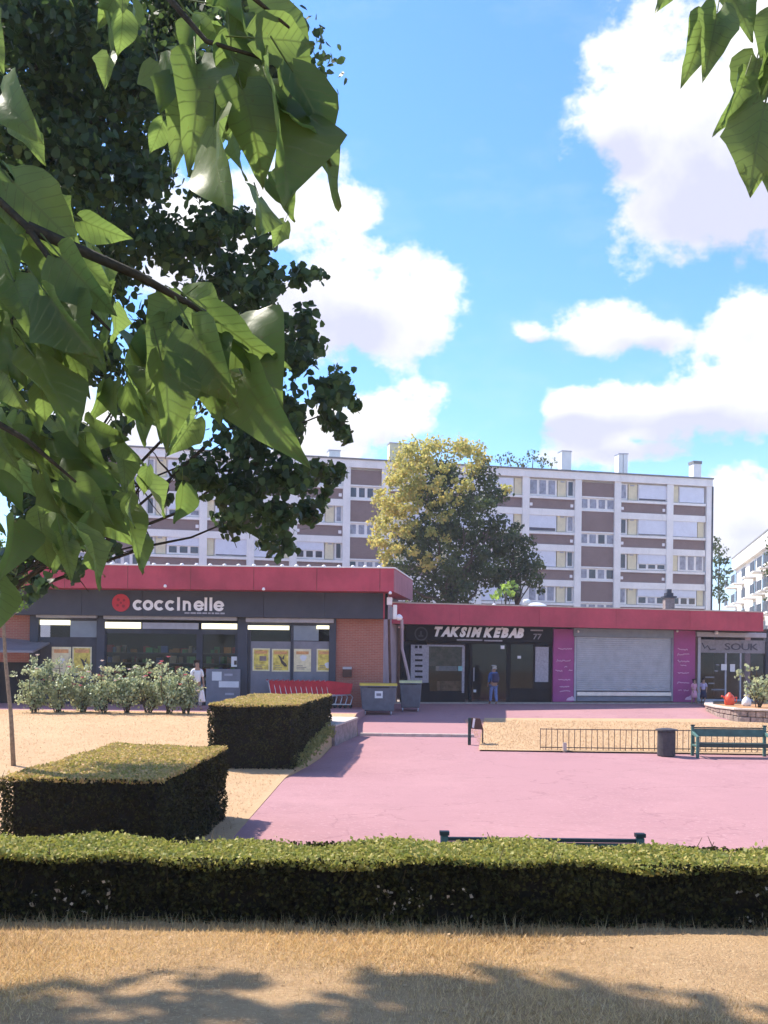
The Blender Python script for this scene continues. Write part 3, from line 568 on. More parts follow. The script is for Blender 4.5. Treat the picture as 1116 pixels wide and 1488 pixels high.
# bay 3
w3 = F1.part('window', M['charcoal2'], sm, (360, 904, 486, 909), -.02, .1)
for x in (362, 424, 485): F1.part('mullion', M['charcoal2'], w3, (x - 2, 909, x + 2, 1034), -.03, .1)
pane('pane', (364, 915, 422, 932), M['glass'], parent=w3); pane('pane', (462, 914, 483, 932), M['glass'], parent=w3)
F1.part('blind', M['blind'], sm, (426, 909, 463, 931), -.02, .02)
F1.part('lower_panel', M['grey'], sm, (364, 932, 422, 1034), -.005, .06); F1.part('lower_panel', M['grey'], sm, (426, 932, 483, 1034), -.005, .06)
poster((367, 942, 392, 975), (0, 'box', .6, .45)); poster((395, 943, 421, 976), (0, 'bird', .6, .5)); poster((427, 943, 452, 976), (2, 'blob', .55, .4)); poster((460, 943, 484, 976), (0, 'blob', .7, .72))
F1.part('letter_box', M['brown'], sm, (498, 970, 511, 984), -.15, 0, .01); F1.part('letter_box_flap', M['greybox'], sm, (498, 969, 511, 972.5), -.19, 0)
# side canopy at far left
cn = MB(); P0 = P(-30, 930, 39.8); P1 = P(60, 947, 39.8); cn.hexa([(P0.x, 38.9, P1.z - .05), (P1.x, 38.9, P1.z - .05), (P1.x, 41.0, P1.z + .35), (P0.x, 41.0, P0.z + .1), (P0.x, 38.9, P1.z + .03), (P1.x, 38.9, P1.z + .03), (P1.x, 41.0, P1.z + .42), (P0.x, 41.0, P0.z + .2)])
cn.build('side_canopy', M['grey'], sm)
F1.part('recess_shade', M['room'], sm, (-60, 962, 44, 1034), .0, .04)  # flat near-black panel, painted shade below the side canopy
# sign: logo roundel and word
sg = thing('shop_sign', F1.W(*(lambda t, z: (t, -.56, z))(*F1.tz(250, 880, -.55))), 'white rounded letters reading coccinelle beside a red roundel on the charcoal band', 'sign')
lt, lz = F1.tz(176, 876, -.56); NS = -.556
mb = MB(); K = 28
def disc(mb, t, z, r, n0, n1, k=28, hole=0, a0=0, a1=2 * math.pi):
    full = abs(a1 - a0 - 2 * math.pi) < 1e-6; st = k if full else k + 1; b = len(mb.v)
    for n in (n0, n1):
        for rr in (r, hole):
            for i in range(st):
                a = a0 + (a1 - a0) * i / k; mb.v.append(F1.W(t + rr * math.cos(a), n, z + rr * math.sin(a)))
    def idx(l, q, i): return b + (l * 2 + q) * st + (i % st if full else i)
    for i in range(k):
        mb.f.append([idx(0, 0, i), idx(0, 1, i), idx(0, 1, i + 1), idx(0, 0, i + 1)][::-1]); mb.f.append([idx(1, 0, i), idx(1, 1, i), idx(1, 1, i + 1), idx(1, 0, i + 1)])
        mb.f.append([idx(0, 0, i), idx(0, 0, i + 1), idx(1, 0, i + 1), idx(1, 0, i)]); mb.f.append([idx(0, 1, i + 1), idx(0, 1, i), idx(1, 1, i), idx(1, 1, i + 1)])
    return mb
lo = disc(MB(), lt, lz, .345, NS - .05, NS, 32, .0).build('logo_disc', M['redlogo'], sg)
for dx, dz, r in ((-.1, .12, .06), (.12, .1, .05), (-.12, -.1, .05), (.1, -.13, .06), (0, 0, .045)): disc(MB(), lt + dx, lz + dz, r, NS - .056, NS - .051, 14).build('logo_spot', mat('dark_red', (.28, .015, .03), .5), lo)
S = 1 / 36.3
def TX(px): return F1.tz(px, 880, -.6)[0]
zbase = F1.tz(260, 887.2, -.6)[1]; xh = 14.6 * 40.2 / 1500; asc = 19.5 * 40.2 / 1500; RW = .115
def bar(px, h): return F1.tb(MB(), TX(px) - .052, TX(px) + .052, NS - .05, NS, zbase, zbase + h).build('letter', M['letter'], sg)
zc = zbase + xh / 2; R_ = xh / 2 + .01
def arc(px, a0, a1, extra=None):
    mb = disc(MB(), TX(px), zc, R_, NS - .05, NS, 22, R_ - RW, a0, a1)
    if extra: F1.tb(mb, TX(px) - R_ + .05, TX(px) + R_ - .04, NS - .045, NS, zc - .035, zc + .035)
    return mb.build('letter', M['letter'], sg)
arc(200.5, .75, 2 * math.pi - .75); arc(215, 0, 2 * math.pi); arc(231.5, .75, 2 * math.pi - .75); arc(247.5, .75, 2 * math.pi - .75)
bar(259.3, asc); mb = MB(); F1.tb(mb, TX(267.5) - .05, TX(267.5) + .05, NS - .05, NS, zbase, zbase + xh); F1.tb(mb, TX(275.5) - .05, TX(275.5) + .05, NS - .05, NS, zbase, zbase + xh * .62)
disc(mb, TX(271.5), zbase + xh * .58, .158, NS - .049, NS - .001, 12, .055, 0, math.pi); mb.build('letter', M['letter'], sg)
arc(289, .0, 2 * math.pi - .45, True); bar(299, asc); bar(306.3, asc); arc(318, .0, 2 * math.pi - .45, True)
t = TX(268)
while t < TX(324): w = random.uniform(.07, .22); F1.tb(MB(), t, t + w, NS - .02, NS, zbase - .12, zbase - .06).build('tagline_stroke', M['greybox'], sg); t += w + .04
# lamps, cameras, downpipe on the fascia
def wall_lamp(p, lab, par=None, r=.06, grp='small white lamps under the crimson fascias'):
    o = thing('wall_lamp', p, lab, 'lamp', grp)
    MB().lathe((p.x, p.y, p.z - r), [(r * .5, 0), (r, r * .4), (r * 1.1, r), (r * .7, r * 1.7), (.02, r * 2)], 12).build('lamp_globe', M['lamp'], o, smooth=True)
    MB().box(p.x - .02, p.x + .02, p.y, p.y + .12, p.z - .015, p.z + .015).build('bracket', M['grey'], o)
wall_lamp(P(240, 851.5, 39.1), 'small white lamp on the fascia above the red roundel sign'); wall_lamp(P(383, 856, 39.1), 'small white lamp on the fascia above the poster window'); wall_lamp(P(567, 861.5, 39.1), 'small white lamp at the corner of the taller crimson roof')
cc = thing('security_camera', P(572, 880, 39.8), 'cluster of white security cameras at the brick corner', 'camera')
for (x0, y0, x1, y1, m_) in ((562, 868, 570, 879, 'lamp'), (566, 882, 571, 900, 'grey'), (571, 879, 577, 900, 'white')): 
    a = P(x0, y1, 39.9); b = P(x1, y0, 39.9); MB().box(a.x, b.x, 39.8, 40.0, a.z, b.z).build('camera_housing', M[m_], cc, bevel=.02)
a = P(580, 897, 39.8); MB().lathe((a.x, a.y, a.z - .12), [(.05, 0), (.12, .05), (.14, .12), (.09, .2), (.03, .24)], 14).build('camera_dome', M['lamp'], cc, smooth=True)
dp = thing('downpipe', P(569, 1000, 40.6), 'dark red downpipe on the brick corner beside the cameras', 'pipe')
a = P(565, 900, 40.7); b = P(572, 990, 40.7); MB().tube([(a.x, 40.68, a.z), (b.x - .1, 40.68, ZB)], .05).build('pipe', M['brown'], dp)
a = P(584, 900, 41.5); b = P(594, 985, 41.5); MB().tube([(a.x, 41.5, a.z), (a.x + .02, 41.5, (a.z + b.z) / 2), (b.x, 41.4, b.z), (b.x, 41.4, ZB)], .06).build('pipe', M['drain'], dp)

# ------------------------------------------------------------------ lower shop row
AR = math.radians(14.2); FR = Frame(1.2, 43.2, AR)
rw = thing('shop_row_building', FR.W(8, 2, .84), 'long low flat-roofed shop row with a crimson fascia', 'building')
tl = -1.6; tr = FR.tz(1106, 905)[0]; z1 = FR.tz(850, 883.5)[1]; z0 = FR.tz(850, 912)[1]; NW = 1.25
nseg = 5
for i in range(nseg):
    a = tl + (tr - tl) * i / nseg; b = tl + (tr - tl) * (i + 1) / nseg; FR.tpart('fascia_panel', M['crimson'], rw, a + .004, b - .004, 0, .12, z0, z1)
FR.tpart('roof', M['roofgrey'], rw, tl, tr + .1, .12, 9, z0 + .1, z1 - .03); FR.tpart('coping', M['coping'], rw, tl, tr + .1, -.03, .2, z1 + .002, z1 + .05)
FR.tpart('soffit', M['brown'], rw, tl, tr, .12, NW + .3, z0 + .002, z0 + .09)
FR.tpart('back_wall', M['drain'], rw, tl, tr + .1, 5.8, 6, .6, z0); FR.tpart('end_wall', M['drain'], rw, tr + .0, tr + .3, NW, 6, .6, z0)
MB_ = MB(); a = FR.W(tr + .1, 0, 0); FR.tpart('end_fascia', M['crimson'], rw, tr + .004, tr + .12, .0, 9, z0, z1)
FR.tpart('floor_slab', M['concrete'], rw, tl, tr + .1, NW - .4, 6, .5, .9)
def fp(name, m, parent, r, n0, n1, bevel=0): return FR.part(name, m, parent, r, NW + n0, NW + n1, bevel)
# kebab shopfront
kb_ = thing('kebab_shopfront', FR.W(4, NW, .84), 'black kebab shopfront with italic white lettering under the crimson roof', 'shopfront')
fp('sign_board', M['black'], kb_, (590, 904, 803, 932), -.25, .05); fp('left_pier', M['black'], kb_, (584, 932, 598, 1021), -.02, .3)
fp('menu_board', M['menu'], kb_, (597, 937, 621, 992), -.12, -.06)
mo = fp('menu_board_back', M['black'], kb_, (597, 992, 624, 1021), -.08, .0)
for i in range(5): fp('menu_line', M['black'], kb_, (603, 950 + i * 8, 614, 953 + i * 8), -.125, -.12)
for x in (605, 611): fp('menu_emblem', M['black'], kb_, (x - 2, 938, x + 2, 942), -.125, -.12)
wf = fp('window', M['menu'], kb_, (621, 937, 674, 939.5), -.03, .06)
for r in ((671.5, 939, 675, 1007), (621, 939, 623, 1004)): fp('frame', M['menu'], wf, r, -.03, .06)
fp('pane', M['glass'], wf, (623, 939.5, 672, 1004), .0, .02)
fp('counter', M['gold'], kb_, (640, 990, 672, 1004), .3, .8); fp('interior_wall', M['gold'], kb_, (622, 930, 676, 968), 2.5, 2.7); fp('counter_top', M['menu'], kb_, (638, 968, 665, 975), .5, 1.0)
fp('stall_riser', M['black'], kb_, (621, 1004, 676, 1021), -.02, .1)
fp('sticker', M['teal'], kb_, (666, 968, 672, 975), -.05, -.03)
dr = fp('door', M['black'], kb_, (682, 936, 686, 1021), -.02, .06); fp('pane', M['glass'], dr, (686, 936, 738, 1019), .0, .02); fp('frame', M['black'], dr, (736, 936, 740, 1021), -.02, .06)
fp('lintel', M['black'], kb_, (621, 932, 803, 936), -.03, .1); fp('light_bar', M['menu'], kb_, (664, 929, 701, 931), -.3, -.26); fp('light_bar', M['menu'], kb_, (704, 930, 730, 932), -.3, -.26)
fp('pane', M['glass'], kb_, (742, 936, 776, 1000), .0, .02); fp('mullion', M['black'], kb_, (775, 936, 779, 1021), -.02, .06); fp('stall_riser', M['black'], kb_, (740, 1000, 803, 1021), -.02, .1)
fp('white_board', M['menu'], kb_, (778, 940, 797, 991), -.1, -.05); fp('right_pier', M['black'], kb_, (797, 932, 804, 1021), -.02, .3); fp('side_panel', M['black'], kb_, (779, 991, 797, 1000), -.02, .1)
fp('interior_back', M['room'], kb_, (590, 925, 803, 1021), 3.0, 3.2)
fp('fan', M['lamp'], kb_, (728, 938, 733, 943), -.1, .0); fp('door_handle', M['menu'], kb_, (688, 970, 689.5, 990), -.08, -.05)
fp('paper', M['paper'], kb_, (688, 1002, 692, 1006), -.03, -.021); fp('sticker', M['paper'], kb_, (752, 953, 757, 957), -.03, -.021)
ks = thing('shop_sign', FR.W(4.5, NW - .26, 4), 'bold slanted white letters reading TAKSIM KEBAB on a black board', 'sign')
def word(fr, s, px0, px1, py0, py1, n, name, m, parent, shear=.35, off=.02, ext=.02):
    xs = []; ws = []; ms = []
    H = fr.tz((px0 + px1) / 2, py0, n)[1] - fr.tz((px0 + px1) / 2, py1, n)[1]
    size = H / .70; tot = 0
    for ch in s:
        if ch == ' ': ms.append(None); ws.append(size * .25); tot += size * .25 + .0; continue
        me, w = text_mesh(ch, size, ext, shear, off * size); ms.append(me); ws.append(w); tot += w
    t0 = fr.tz(px0, (py0 + py1) / 2, n)[0]; t1 = fr.tz(px1, (py0 + py1) / 2, n)[0]; gap = size * (.05 - shear * .36)
    tot += gap * (len(s) - 1); k = (t1 - t0) / tot; t = t0; z = fr.tz((px0 + px1) / 2, py1, n)[1]
    for me, w in zip(ms, ws):
        if me is not None:
            for v in me.vertices: v.co.x *= k
            put_text(fr, me, t, z, n - ext, name, m, parent)
        t += (w + gap - (size * .13 if (me is not None and w > size * .5 and s[ws.index(w)] == 'T') else 0)) * k
word(FR, 'TAKSIM KEBAB', 631, 763, 912.5, 925, NW - .27, 'letter', M['letter'], ks, .33, .065)
# dim crescent emblem and small number at the sign ends
word(FR, '77', 775, 787, 921, 929, NW - .26, 'number', M['menu'], ks, .1, .01, .008)
FR.part('small_line', M['menu'], ks, (771, 915, 789, 917), NW - .265, NW - .255)
tt, zz = FR.tz(612, 921, NW - .26)
mb = MB()
for i in range(20):
    a0 = i / 20 * 2 * math.pi; a1 = (i + 1) / 20 * 2 * math.pi; r0, r1 = .24, .30
    mb.poly([FR.W(tt + r * math.cos(a), NW - .262, zz + r * math.sin(a)) for r, a in ((r0, a0), (r1, a0), (r1, a1), (r0, a1))])
FR.tb(mb, tt - .12, tt + .1, NW - .262, NW - .255, zz - .12, zz - .06); FR.tb(mb, tt - .05, tt + .03, NW - .262, NW - .255, zz - .05, zz + .12)
mb.build('emblem', M['greybox'] if False else mat('dim_grey', (.07, .07, .08)), ks)
# shuttered shop
cs = thing('closed_shopfront', FR.W(10, NW, .84), 'closed shop with a grey steel roller shutter between two purple panels', 'shopfront')
pl = [fp('side_panel', M['purple'], cs, (804, 914, 834, 1020), -.14, .1), fp('side_panel', M['purple'], cs, (979, 914, 1010, 1021), -.14, .1)]
fp('shutter_box', M['blind'], cs, (834, 913, 979, 926), -.2, .2)
for x in (834.5, 977): fp('guide_rail', M['greybox'], cs, (x, 926, x + 3, 1019), -.1, .05)
t0, t1, sz0, sz1 = FR.rect((838, 926, 977, 1004), NW)
ns = 26
me0 = None
for i in range(ns):
    a = sz0 + (sz1 - sz0) * i / ns; b = sz0 + (sz1 - sz0) * (i + 1) / ns
    mb = MB(); FR.tb(mb, t0, t1, NW + .02, NW + .04, a, b)
    mb.hexa([FR.W(t0, NW - .002, a + .012), FR.W(t1, NW - .002, a + .012), FR.W(t1, NW + .02, a), FR.W(t0, NW + .02, a), FR.W(t0, NW - .002, b - .022), FR.W(t1, NW - .002, b - .022), FR.W(t1, NW + .02, b - .006), FR.W(t0, NW + .02, b - .006)])
    mb.build('shutter_slat', M['shutter'], cs)
fp('bottom_bar', M['steel'], cs, (838, 1005, 977, 1012), -.06, .04, .03); fp('threshold', M['grey'], cs, (838, 1012, 977, 1019), -.0, .06); fp('plinth', M['brown'], cs, (804, 1020, 1010, 1024), -.2, .1)
def squiggle(px, py, w, parent, h=3.0):
    mb = MB(); pts = []; n = NW - .15; k = int(w / 1.1)
    for i in range(k + 1):
        x = px - w / 2 + w * i / k; y = py + (random.uniform(-.5, .5) * h * (1.3 if i < 2 else .55)); t, z = FR.tz(x, y, n); pts.append(FR.W(t, n, z))
    mb.tube(pts, .022, 4); return mb.build('script_lettering', M['lilac'], parent)
for (x, y, w) in ((821, 943, 20), (819, 960, 20), (822, 969, 4), (812, 975, 10), (829, 974, 5), (820, 988, 17), (820, 998, 14), (821, 1004, 15)): squiggle(x, y, w, pl[0])
for (x, y, w) in ((992, 944, 14), (993, 951, 17), (993, 961, 17), (993, 967, 8), (993, 978, 16), (993, 992, 17), (988, 1003, 5), (997, 1003, 7)): squiggle(x, y, w, pl[1])
for (x, y, q) in ((829, 1015, 0), (1001, 1014, 1)):
    t, z = FR.tz(x, y + 3, NW - .16); mb = MB(); pts = [FR.W(t + .2 * math.cos(a), NW - .155, z + .19 * math.sin(a) * (1.2 if a < 1.3 else .8)) for a in np.linspace(0, math.pi, 9)]; mb.poly(pts); mb.build('cup_print', M['lilac'], pl[q])
# souk shopfront
sk = thing('souk_shopfront', FR.W(15, NW, .84), 'souk shopfront with grey sign band, glass doors and paper notices', 'shopfront')
fp('left_post', M['brown'], sk, (1010, 914, 1013, 1018), -.05, .1); fp('roller_box', M['greybox'], sk, (1013, 919, 1114, 926), -.2, .0, .02); fp('header', M['brown'], sk, (1010, 914, 1116, 918.5), -.1, .1)
bd = fp('sign_band', M['soukband'], sk, (1017, 930, 1112, 949), -.03, .03); fp('frame', M['greybox'], sk, (1014, 926, 1018, 1018), -.05, .06)
for x in (1054.5, 1076): fp('mullion', M['greybox'], sk, (x - 1, 949, x + 1.2, 1018), -.03, .05)
for r in ((1018, 949, 1053.5, 1016), (1055.5, 949, 1075, 1016), (1077, 949, 1113, 1016)): fp('pane', M['glass'], sk, r, 0, .02)
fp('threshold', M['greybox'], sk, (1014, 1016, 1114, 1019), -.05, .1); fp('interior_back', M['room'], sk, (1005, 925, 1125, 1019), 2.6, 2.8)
for r in ((1048, 965, 1056, 974), (1061, 965, 1068, 976)): fp('notice', M['paper'], sk, r, -.04, -.03)
for i in range(5): fp('window_sticker', M['grey'], sk, (1022 + random.uniform(0, 30), 965 + i * 9, 1026 + 30 * random.random(), 967 + i * 9), -.02, -.01)
fp('right_post', M['charcoal2'], sk, (1113, 914, 1118, 1020), -.1, .1)
ss = thing('shop_sign', FR.W(15.5, NW - .05, 3.5), 'dark letters reading SOUK on the grey band above the shop doors', 'sign')
word(FR, 'SOUK', 1053, 1102, 935, 944.5, NW - .035, 'letter', mat('faint_dark_letter', (.09, .09, .12)), ss, 0, .01, .006)
mb = MB(); pts = [FR.W(*(lambda t, z: (t, NW - .04, z))(*FR.tz(x, y, NW - .04))) for x, y in ((1020, 934), (1024, 942), (1028, 938), (1032, 944), (1040, 943))]; mb.tube(pts, .03, 4).build('flourish', mat('faint_dark_letter', (.09, .09, .12)), ss)
for (x, y, l) in ((840, 917.5, 'small white lamp at the left end of the steel shutter box'), (984, 917, 'small white lamp above the right purple panel'), (1041, 919, 'white lamp above the souk doors'), (730, 913, 'small lamp over the black kebab sign')):
    t, z = FR.tz(x, y, .9); wall_lamp(FR.W(t, .9, z), l, r=.055 if x != 1041 else .09)
# rooftop things
rv = thing('roof_vent', FR.W(FR.tz(972, 884, 2)[0], 2, z1), 'dark capped masonry vent on the row roof', 'vent')
a = P(972, 880, 49.5); MB().box(a.x - .22, a.x + .22, 49.3, 49.8, z1 - .1, P(972, 869, 49.5).z).build('shaft', M['wallside'], rv)
zq = P(972, 869, 49.5).z; MB().box(a.x - .3, a.x + .3, 49.22, 49.88, zq, zq + .08).build('cap', M['charcoal2'], rv); MB().box(a.x - .17, a.x + .17, 49.35, 49.75, zq + .08, zq + .24).build('pot', M['charcoal2'], rv); MB().box(a.x - .1, a.x + .1, 49.4, 49.6, zq + .24, zq + .42).build('finial', M['charcoal2'], rv)
rp = thing('roof_pipe', P(767, 880, 48), 'short pink masonry pipe with a white cap on the row roof', 'pipe')
a = P(767, 880, 48); MB().lathe((a.x, 48, z1 - .15), [(.14, 0), (.14, .35), (.15, .36)], 10).build('pipe', mat('pink_masonry', (.55, .35, .33)), rp); MB().lathe((a.x - .05, 48, z1 + .24), [(.05, 0), (.17, .12), (.19, .2), (.15, .27), (.04, .3)], 10).build('cap', M['white'], rp)
dm = thing('roof_dome', P(778, 880, 49.5), 'long white domed skylight on the row roof under the tree', 'skylight')
mb = MB(); c = P(780, 880, 49.5); nx = 12
for i in range(nx + 1):
    for j in range(7):
        u = -1 + 2 * i / nx; a = math.pi * j / 6; h = .45 * (1 - abs(u) ** 2.4); mb.v.append(Vector((c.x + u * .75, c.y - math.cos(a) * .5, z1 - .02 + .05 + h * math.sin(a))))
for i in range(nx):
    for j in range(6): mb.f.append([i * 7 + j, i * 7 + j + 1, (i + 1) * 7 + j + 1, (i + 1) * 7 + j])
mb.build('dome', M['silver'], dm, smooth=True); MB().box(c.x - .8, c.x + .8, c.y - .55, c.y + .55, z1 - .15, z1 + .03).build('kerb_frame', M['blind'], dm)
rb = thing('roof_lamp', P(718, 878, 46.8), 'small white floodlight on the edge of the row roof', 'lamp'); a = P(718, 878, 46.5); MB().lathe((a.x, a.y, z1 + .02), [(.08, 0), (.14, .06), (.12, .16), (.04, .2)], 10).build('housing', M['lamp'], rb, smooth=True); MB().box(a.x - .02, a.x + .02, a.y - .02, a.y + .02, z1 - .02, z1 + .03).build('stem', M['brown'], rb)

# ------------------------------------------------------------------ apartment block
AA = math.radians(12.85); Ya0 = 78.6; FA = Frame(0.0, Ya0, AA)
ap = thing('apartment_building', FA.W(0, 4, .84), 'long white apartment block with brown brick panels and roller shutters behind the shops', 'apartment block')
Z = lambda y: FA.tz(935, y)[1]; T = lambda x: FA.tz(x, 790)[0]
zr = Z(689.5); st = Z(705) - Z(755.4)
tL = T(40); tR = T(1033)
FA.tpart('wall', M['render'], ap, tL, tR, .35, 11, .6, zr - .25); FA.tpart('parapet', M['render'], ap, tL - .05, tR + .05, -.12, 11.1, Z(702), zr - .12)
FA.tpart('roof_edge', M['roofgrey'], ap, tL - .1, tR + .12, -.2, 11.2, zr - .118, zr)
FA.tpart('gable_trim', M['charcoal'], ap, tR + .02, tR + .14, -.1, .2, .8, Z(702))
bays = [('S', 100, 150), ('S', 152, 203), ('A', 210, 292), ('B', 298, 361), ('b', 367, 424), ('a', 428, 499), ('S', 507, 556), ('A', 562, 632), ('B', 637, 692), ('b', 698, 760), ('a', 767, 836), ('S', 843, 894), ('A', 900, 970), ('B', 976, 1025)]
edges = sorted(set([150, 206, 295, 364, 426, 503, 559, 634.5, 695, 763.5, 839.5, 897, 973, 1029.5]))
for e in edges:
    w = .28 if e != 1029.5 else .22
    FA.tpart('pilaster', M['render'], ap, T(e) - w, T(e) + w, -.06, .35, .8, Z(702) - .002)
for k in range(6):      # floor bands
    a = Z(745.8) - st * k; b = Z(755) - st * k
    for (kd, x0, x1) in bays:
        if kd != 'S': FA.tpart('floor_band', M['render'], ap, T(x0) - .0, T(x1) + .0, .0, .35, b if k < 5 else .8, a) if a > .9 else None
states = {('A', 900): ['gap', 'gapt', 'half', 'dark'], ('B', 976): ['shut', 'shut', 'cur', 'dark'], ('a', 767): ['cur', 'gapd', 'shut', 'cur'], ('b', 698): ['half', 'shut', 'cur', 'shut'],
          ('A', 210): ['gapt', 'half', 'dark', 'shut'], ('B', 298): ['shut', 'gap', 'gapt', 'half'], ('b', 367): ['shut', 'gap', 'shut', 'gapt'], ('a', 428): ['cur', 'half', 'dark', 'cur']}
def apt_window(t0, t1, za, zb, stt, n=3):
    fr = FA.tpart('window', M['white'], ap, t0, t1, .17, .30, za, zb)
    H = zb - za; cover = {'shut': 1.0, 'gap': .88, 'gapt': .92, 'gapd': .80, 'half': .62, 'dark': .50, 'cur': 0.0}[stt]
    zs = zb - H * cover
    if cover > 0:
        FA.tpart('roller_shutter', M['shutterw'], fr, t0 + .06, t1 - .06, .08, .168, zs if cover < 1 else za + .02, zb - .03)
        if cover > .7: FA.tpart('shutter_gap_shade', M['shadowgap' if cover < .93 else 'greybox'], fr, t0 + .1, t1 - .1, .13, .166, za + .04, zs - .0) if cover < 1 else None  # dark strip painted as the shaded gap below a part-closed shutter
    if cover < .7:
        w = (t1 - t0 - .1) / n
        for i in range(n):
            FA.tpart('pane', M['pane' if (stt in ('dark', 'half') and random.random() < .8) else 'curtain'], fr, t0 + .05 + w * i + .12, t0 + .05 + w * (i + 1) - .1, .14, .168, za + .12, zs - .06)
    return fr
for (kd, x0, x1) in bays:
    a, b = T(x0), T(x1)
    for k in range(4):
        d = st * k
        if kd == 'S':
            c0 = [Z(703), Z(744.5) - 0, Z(795.5), Z(846)][k]
            zt_ = Z(704.5 if k == 0 else 697.3 + 50.4 * k + 0); zb_ = Z(725 + 50.4 * k)
            zt_ = Z(704.5) if k == 0 else Z(696 + 50.4 * k); 
            FA.tpart('brick_panel', M['brickfar'], ap, a, b, .12, .345, zb_, zt_)
            FA.tpart('sill_band', M['render'], ap, a, b, .06, .34, zb_ - .12, zb_ - .004)
            fr = FA.tpart('window', M['white'], ap, a, b, .18, .33, Z(744 + 50.4 * k), zb_ - .125)
            w = (b - a) / 4
            for i in range(4):
                FA.tpart('pane', M['pane' if random.random() < .35 else 'curtain'], fr, a + w * i + .12, a + w * (i + 1) - .1, .15, .178, Z(741.5 + 50.4 * k), Z(729 + 50.4 * k))
            FA.tpart('sill_band', M['render'], ap, a, b, .06, .34, Z(746.3 + 50.4 * k), Z(744.2 + 50.4 * k))
        else:
            wz0 = Z(727) - d; wz1 = Z(704) - d
            bp_ = FA.tpart('brick_panel', M['brickfar'], ap, a, b, .14, .345, Z(746) - d + .002, Z(731.5) - d)
            FA.tpart('sill_band', M['render'], ap, a, b, -.02, .34, Z(731.4) - d, Z(728) - d)
            L_ = b - a; mir = kd in 'ab'
            X = (lambda p, q: (a + L_ * p, a + L_ * q)) if not mir else (lambda p, q: (b - L_ * q, b - L_ * p))
            stt = states.get((kd, x0), ['gap', 'shut', 'half', 'gapt'])[k]
            if kd in 'Aa':
                s0, s1 = X(.02, .17); fr = FA.tpart('window', M['white'], ap, s0, s1, .2, .34, wz0, wz1)
                FA.tpart('pane', M['pane' if (x0 + k) % 3 else 'curtain'], fr, s0 + .12, s1 - .12, .16, .198, wz0 + .12, wz1 - .08)
                s0, s1 = X(.20, .37); FA.tpart('cream_panel', M['cream'], ap, s0, s1, .16, .34, wz0, wz1)
                s0, s1 = X(.23, .31); FA.tpart('vent', M['greybox'], ap, s0, s1, .12, .158, wz1 - .16, wz1 - .06)
                s0, s1 = X(.39, .99); apt_window(s0, s1, wz0, wz1, stt)
                for q in (.07, .93):
                    c_ = a + L_ * q; FA.tpart('vent', M['lamp'], bp_, c_ - .12, c_ + .12, .10, .138, Z(742) - d, Z(737.6) - d, .05)
            else:
                flip = (x0 == 976 and k in (1, 3)); p = (.80, .97) if flip else (.03, .2); q = (.02, .78) if flip else (.22, .98)
                s0, s1 = X(*p); FA.tpart('cream_panel', M['cream'], ap, s0, s1, .16, .34, wz0, wz1); s0, s1 = X(*q); apt_window(s0, s1, wz0, wz1, stt)
for (x0, x1, y0, cap) in ((816, 830, 656, 0), (899, 905, 660, 0), (906, 912, 660, 0), (1008, 1019, 674, 1), (478, 494, 655, 0), (566, 600, 645, 0)):
    a = FA.tz(x0, 680, 4)[0]; b = FA.tz(x1, 680, 4)[0]; zq = FA.tz((x0 + x1) / 2, y0, 4)[1]
    ch = FA.tpart('chimney', M['cream'] if x0 == 566 else M['render'], ap, a, b, 4, 4.8, zr - .1, zq)
    FA.tpart('cap', M['roofgrey'] if cap else M['greybox'], ch, a - .05, b + .05, 3.95, 4.85, zq, zq + (.25 if cap else .07))
for x, h in ((888, 8), (958, 7), (1003, 8), (868, 6)):
    c = FA.W(FA.tz(x, 690, 2)[0], 2, zr); MB().tube([c, c + Vector((0, 0, h / 18))], .035, 5).build('aerial', M['grey'], ap)

# ------------------------------------------------------------------ far right white block with balconies
rb_ = thing('balcony_building', (40, 112, .84), 'white apartment block with dark balcony railings receding at the far right', 'apartment block')
pA = P(1062, 880, 120); pB = P(1118, 880, 92); dv = Vector((pB.x - pA.x, pB.y - pA.y)); ang = math.atan2(dv.y, dv.x); FB = Frame(pA.x, pA.y, ang)
Lb = dv.length; zTop = P(1116, 790, 93).z
FB.tpart('wall', M['render'], rb_, 0, Lb + 16, .5, 12, .6, zTop); FB.tpart('parapet', M['white'], rb_, -.2, Lb + 16, .1, 12.2, zTop + .002, zTop + 1.3); FB.tpart('roof_edge', M['roofgrey'], rb_, -.3, Lb + 16, .05, 12.3, zTop + 1.3, zTop + 1.45)
cols_ = [FB.tz(x, 840)[0] for x in (1063, 1073, 1089, 1102, 1113)]; hb = (zTop - .8) / 6
for c in cols_ + [cols_[-1] + 4, cols_[-1] + 8]:
    for k in range(6):
        z = zTop - hb * (k + 1); w = FB.tpart('window', M['pane'], rb_, c - .8, c + .7, .44, .52, z + .5, z + hb - .35)
        if k % 1 == 0:
            FB.tpart('balcony_rail', M['charcoal2'], rb_, c - 1.5, c + 1.2, -.6, -.55, z + .15, z + 1.05); FB.tpart('balcony_slab', M['white'], rb_, c - 1.3, c + 1.1, -.62, .5, z, z + .14)
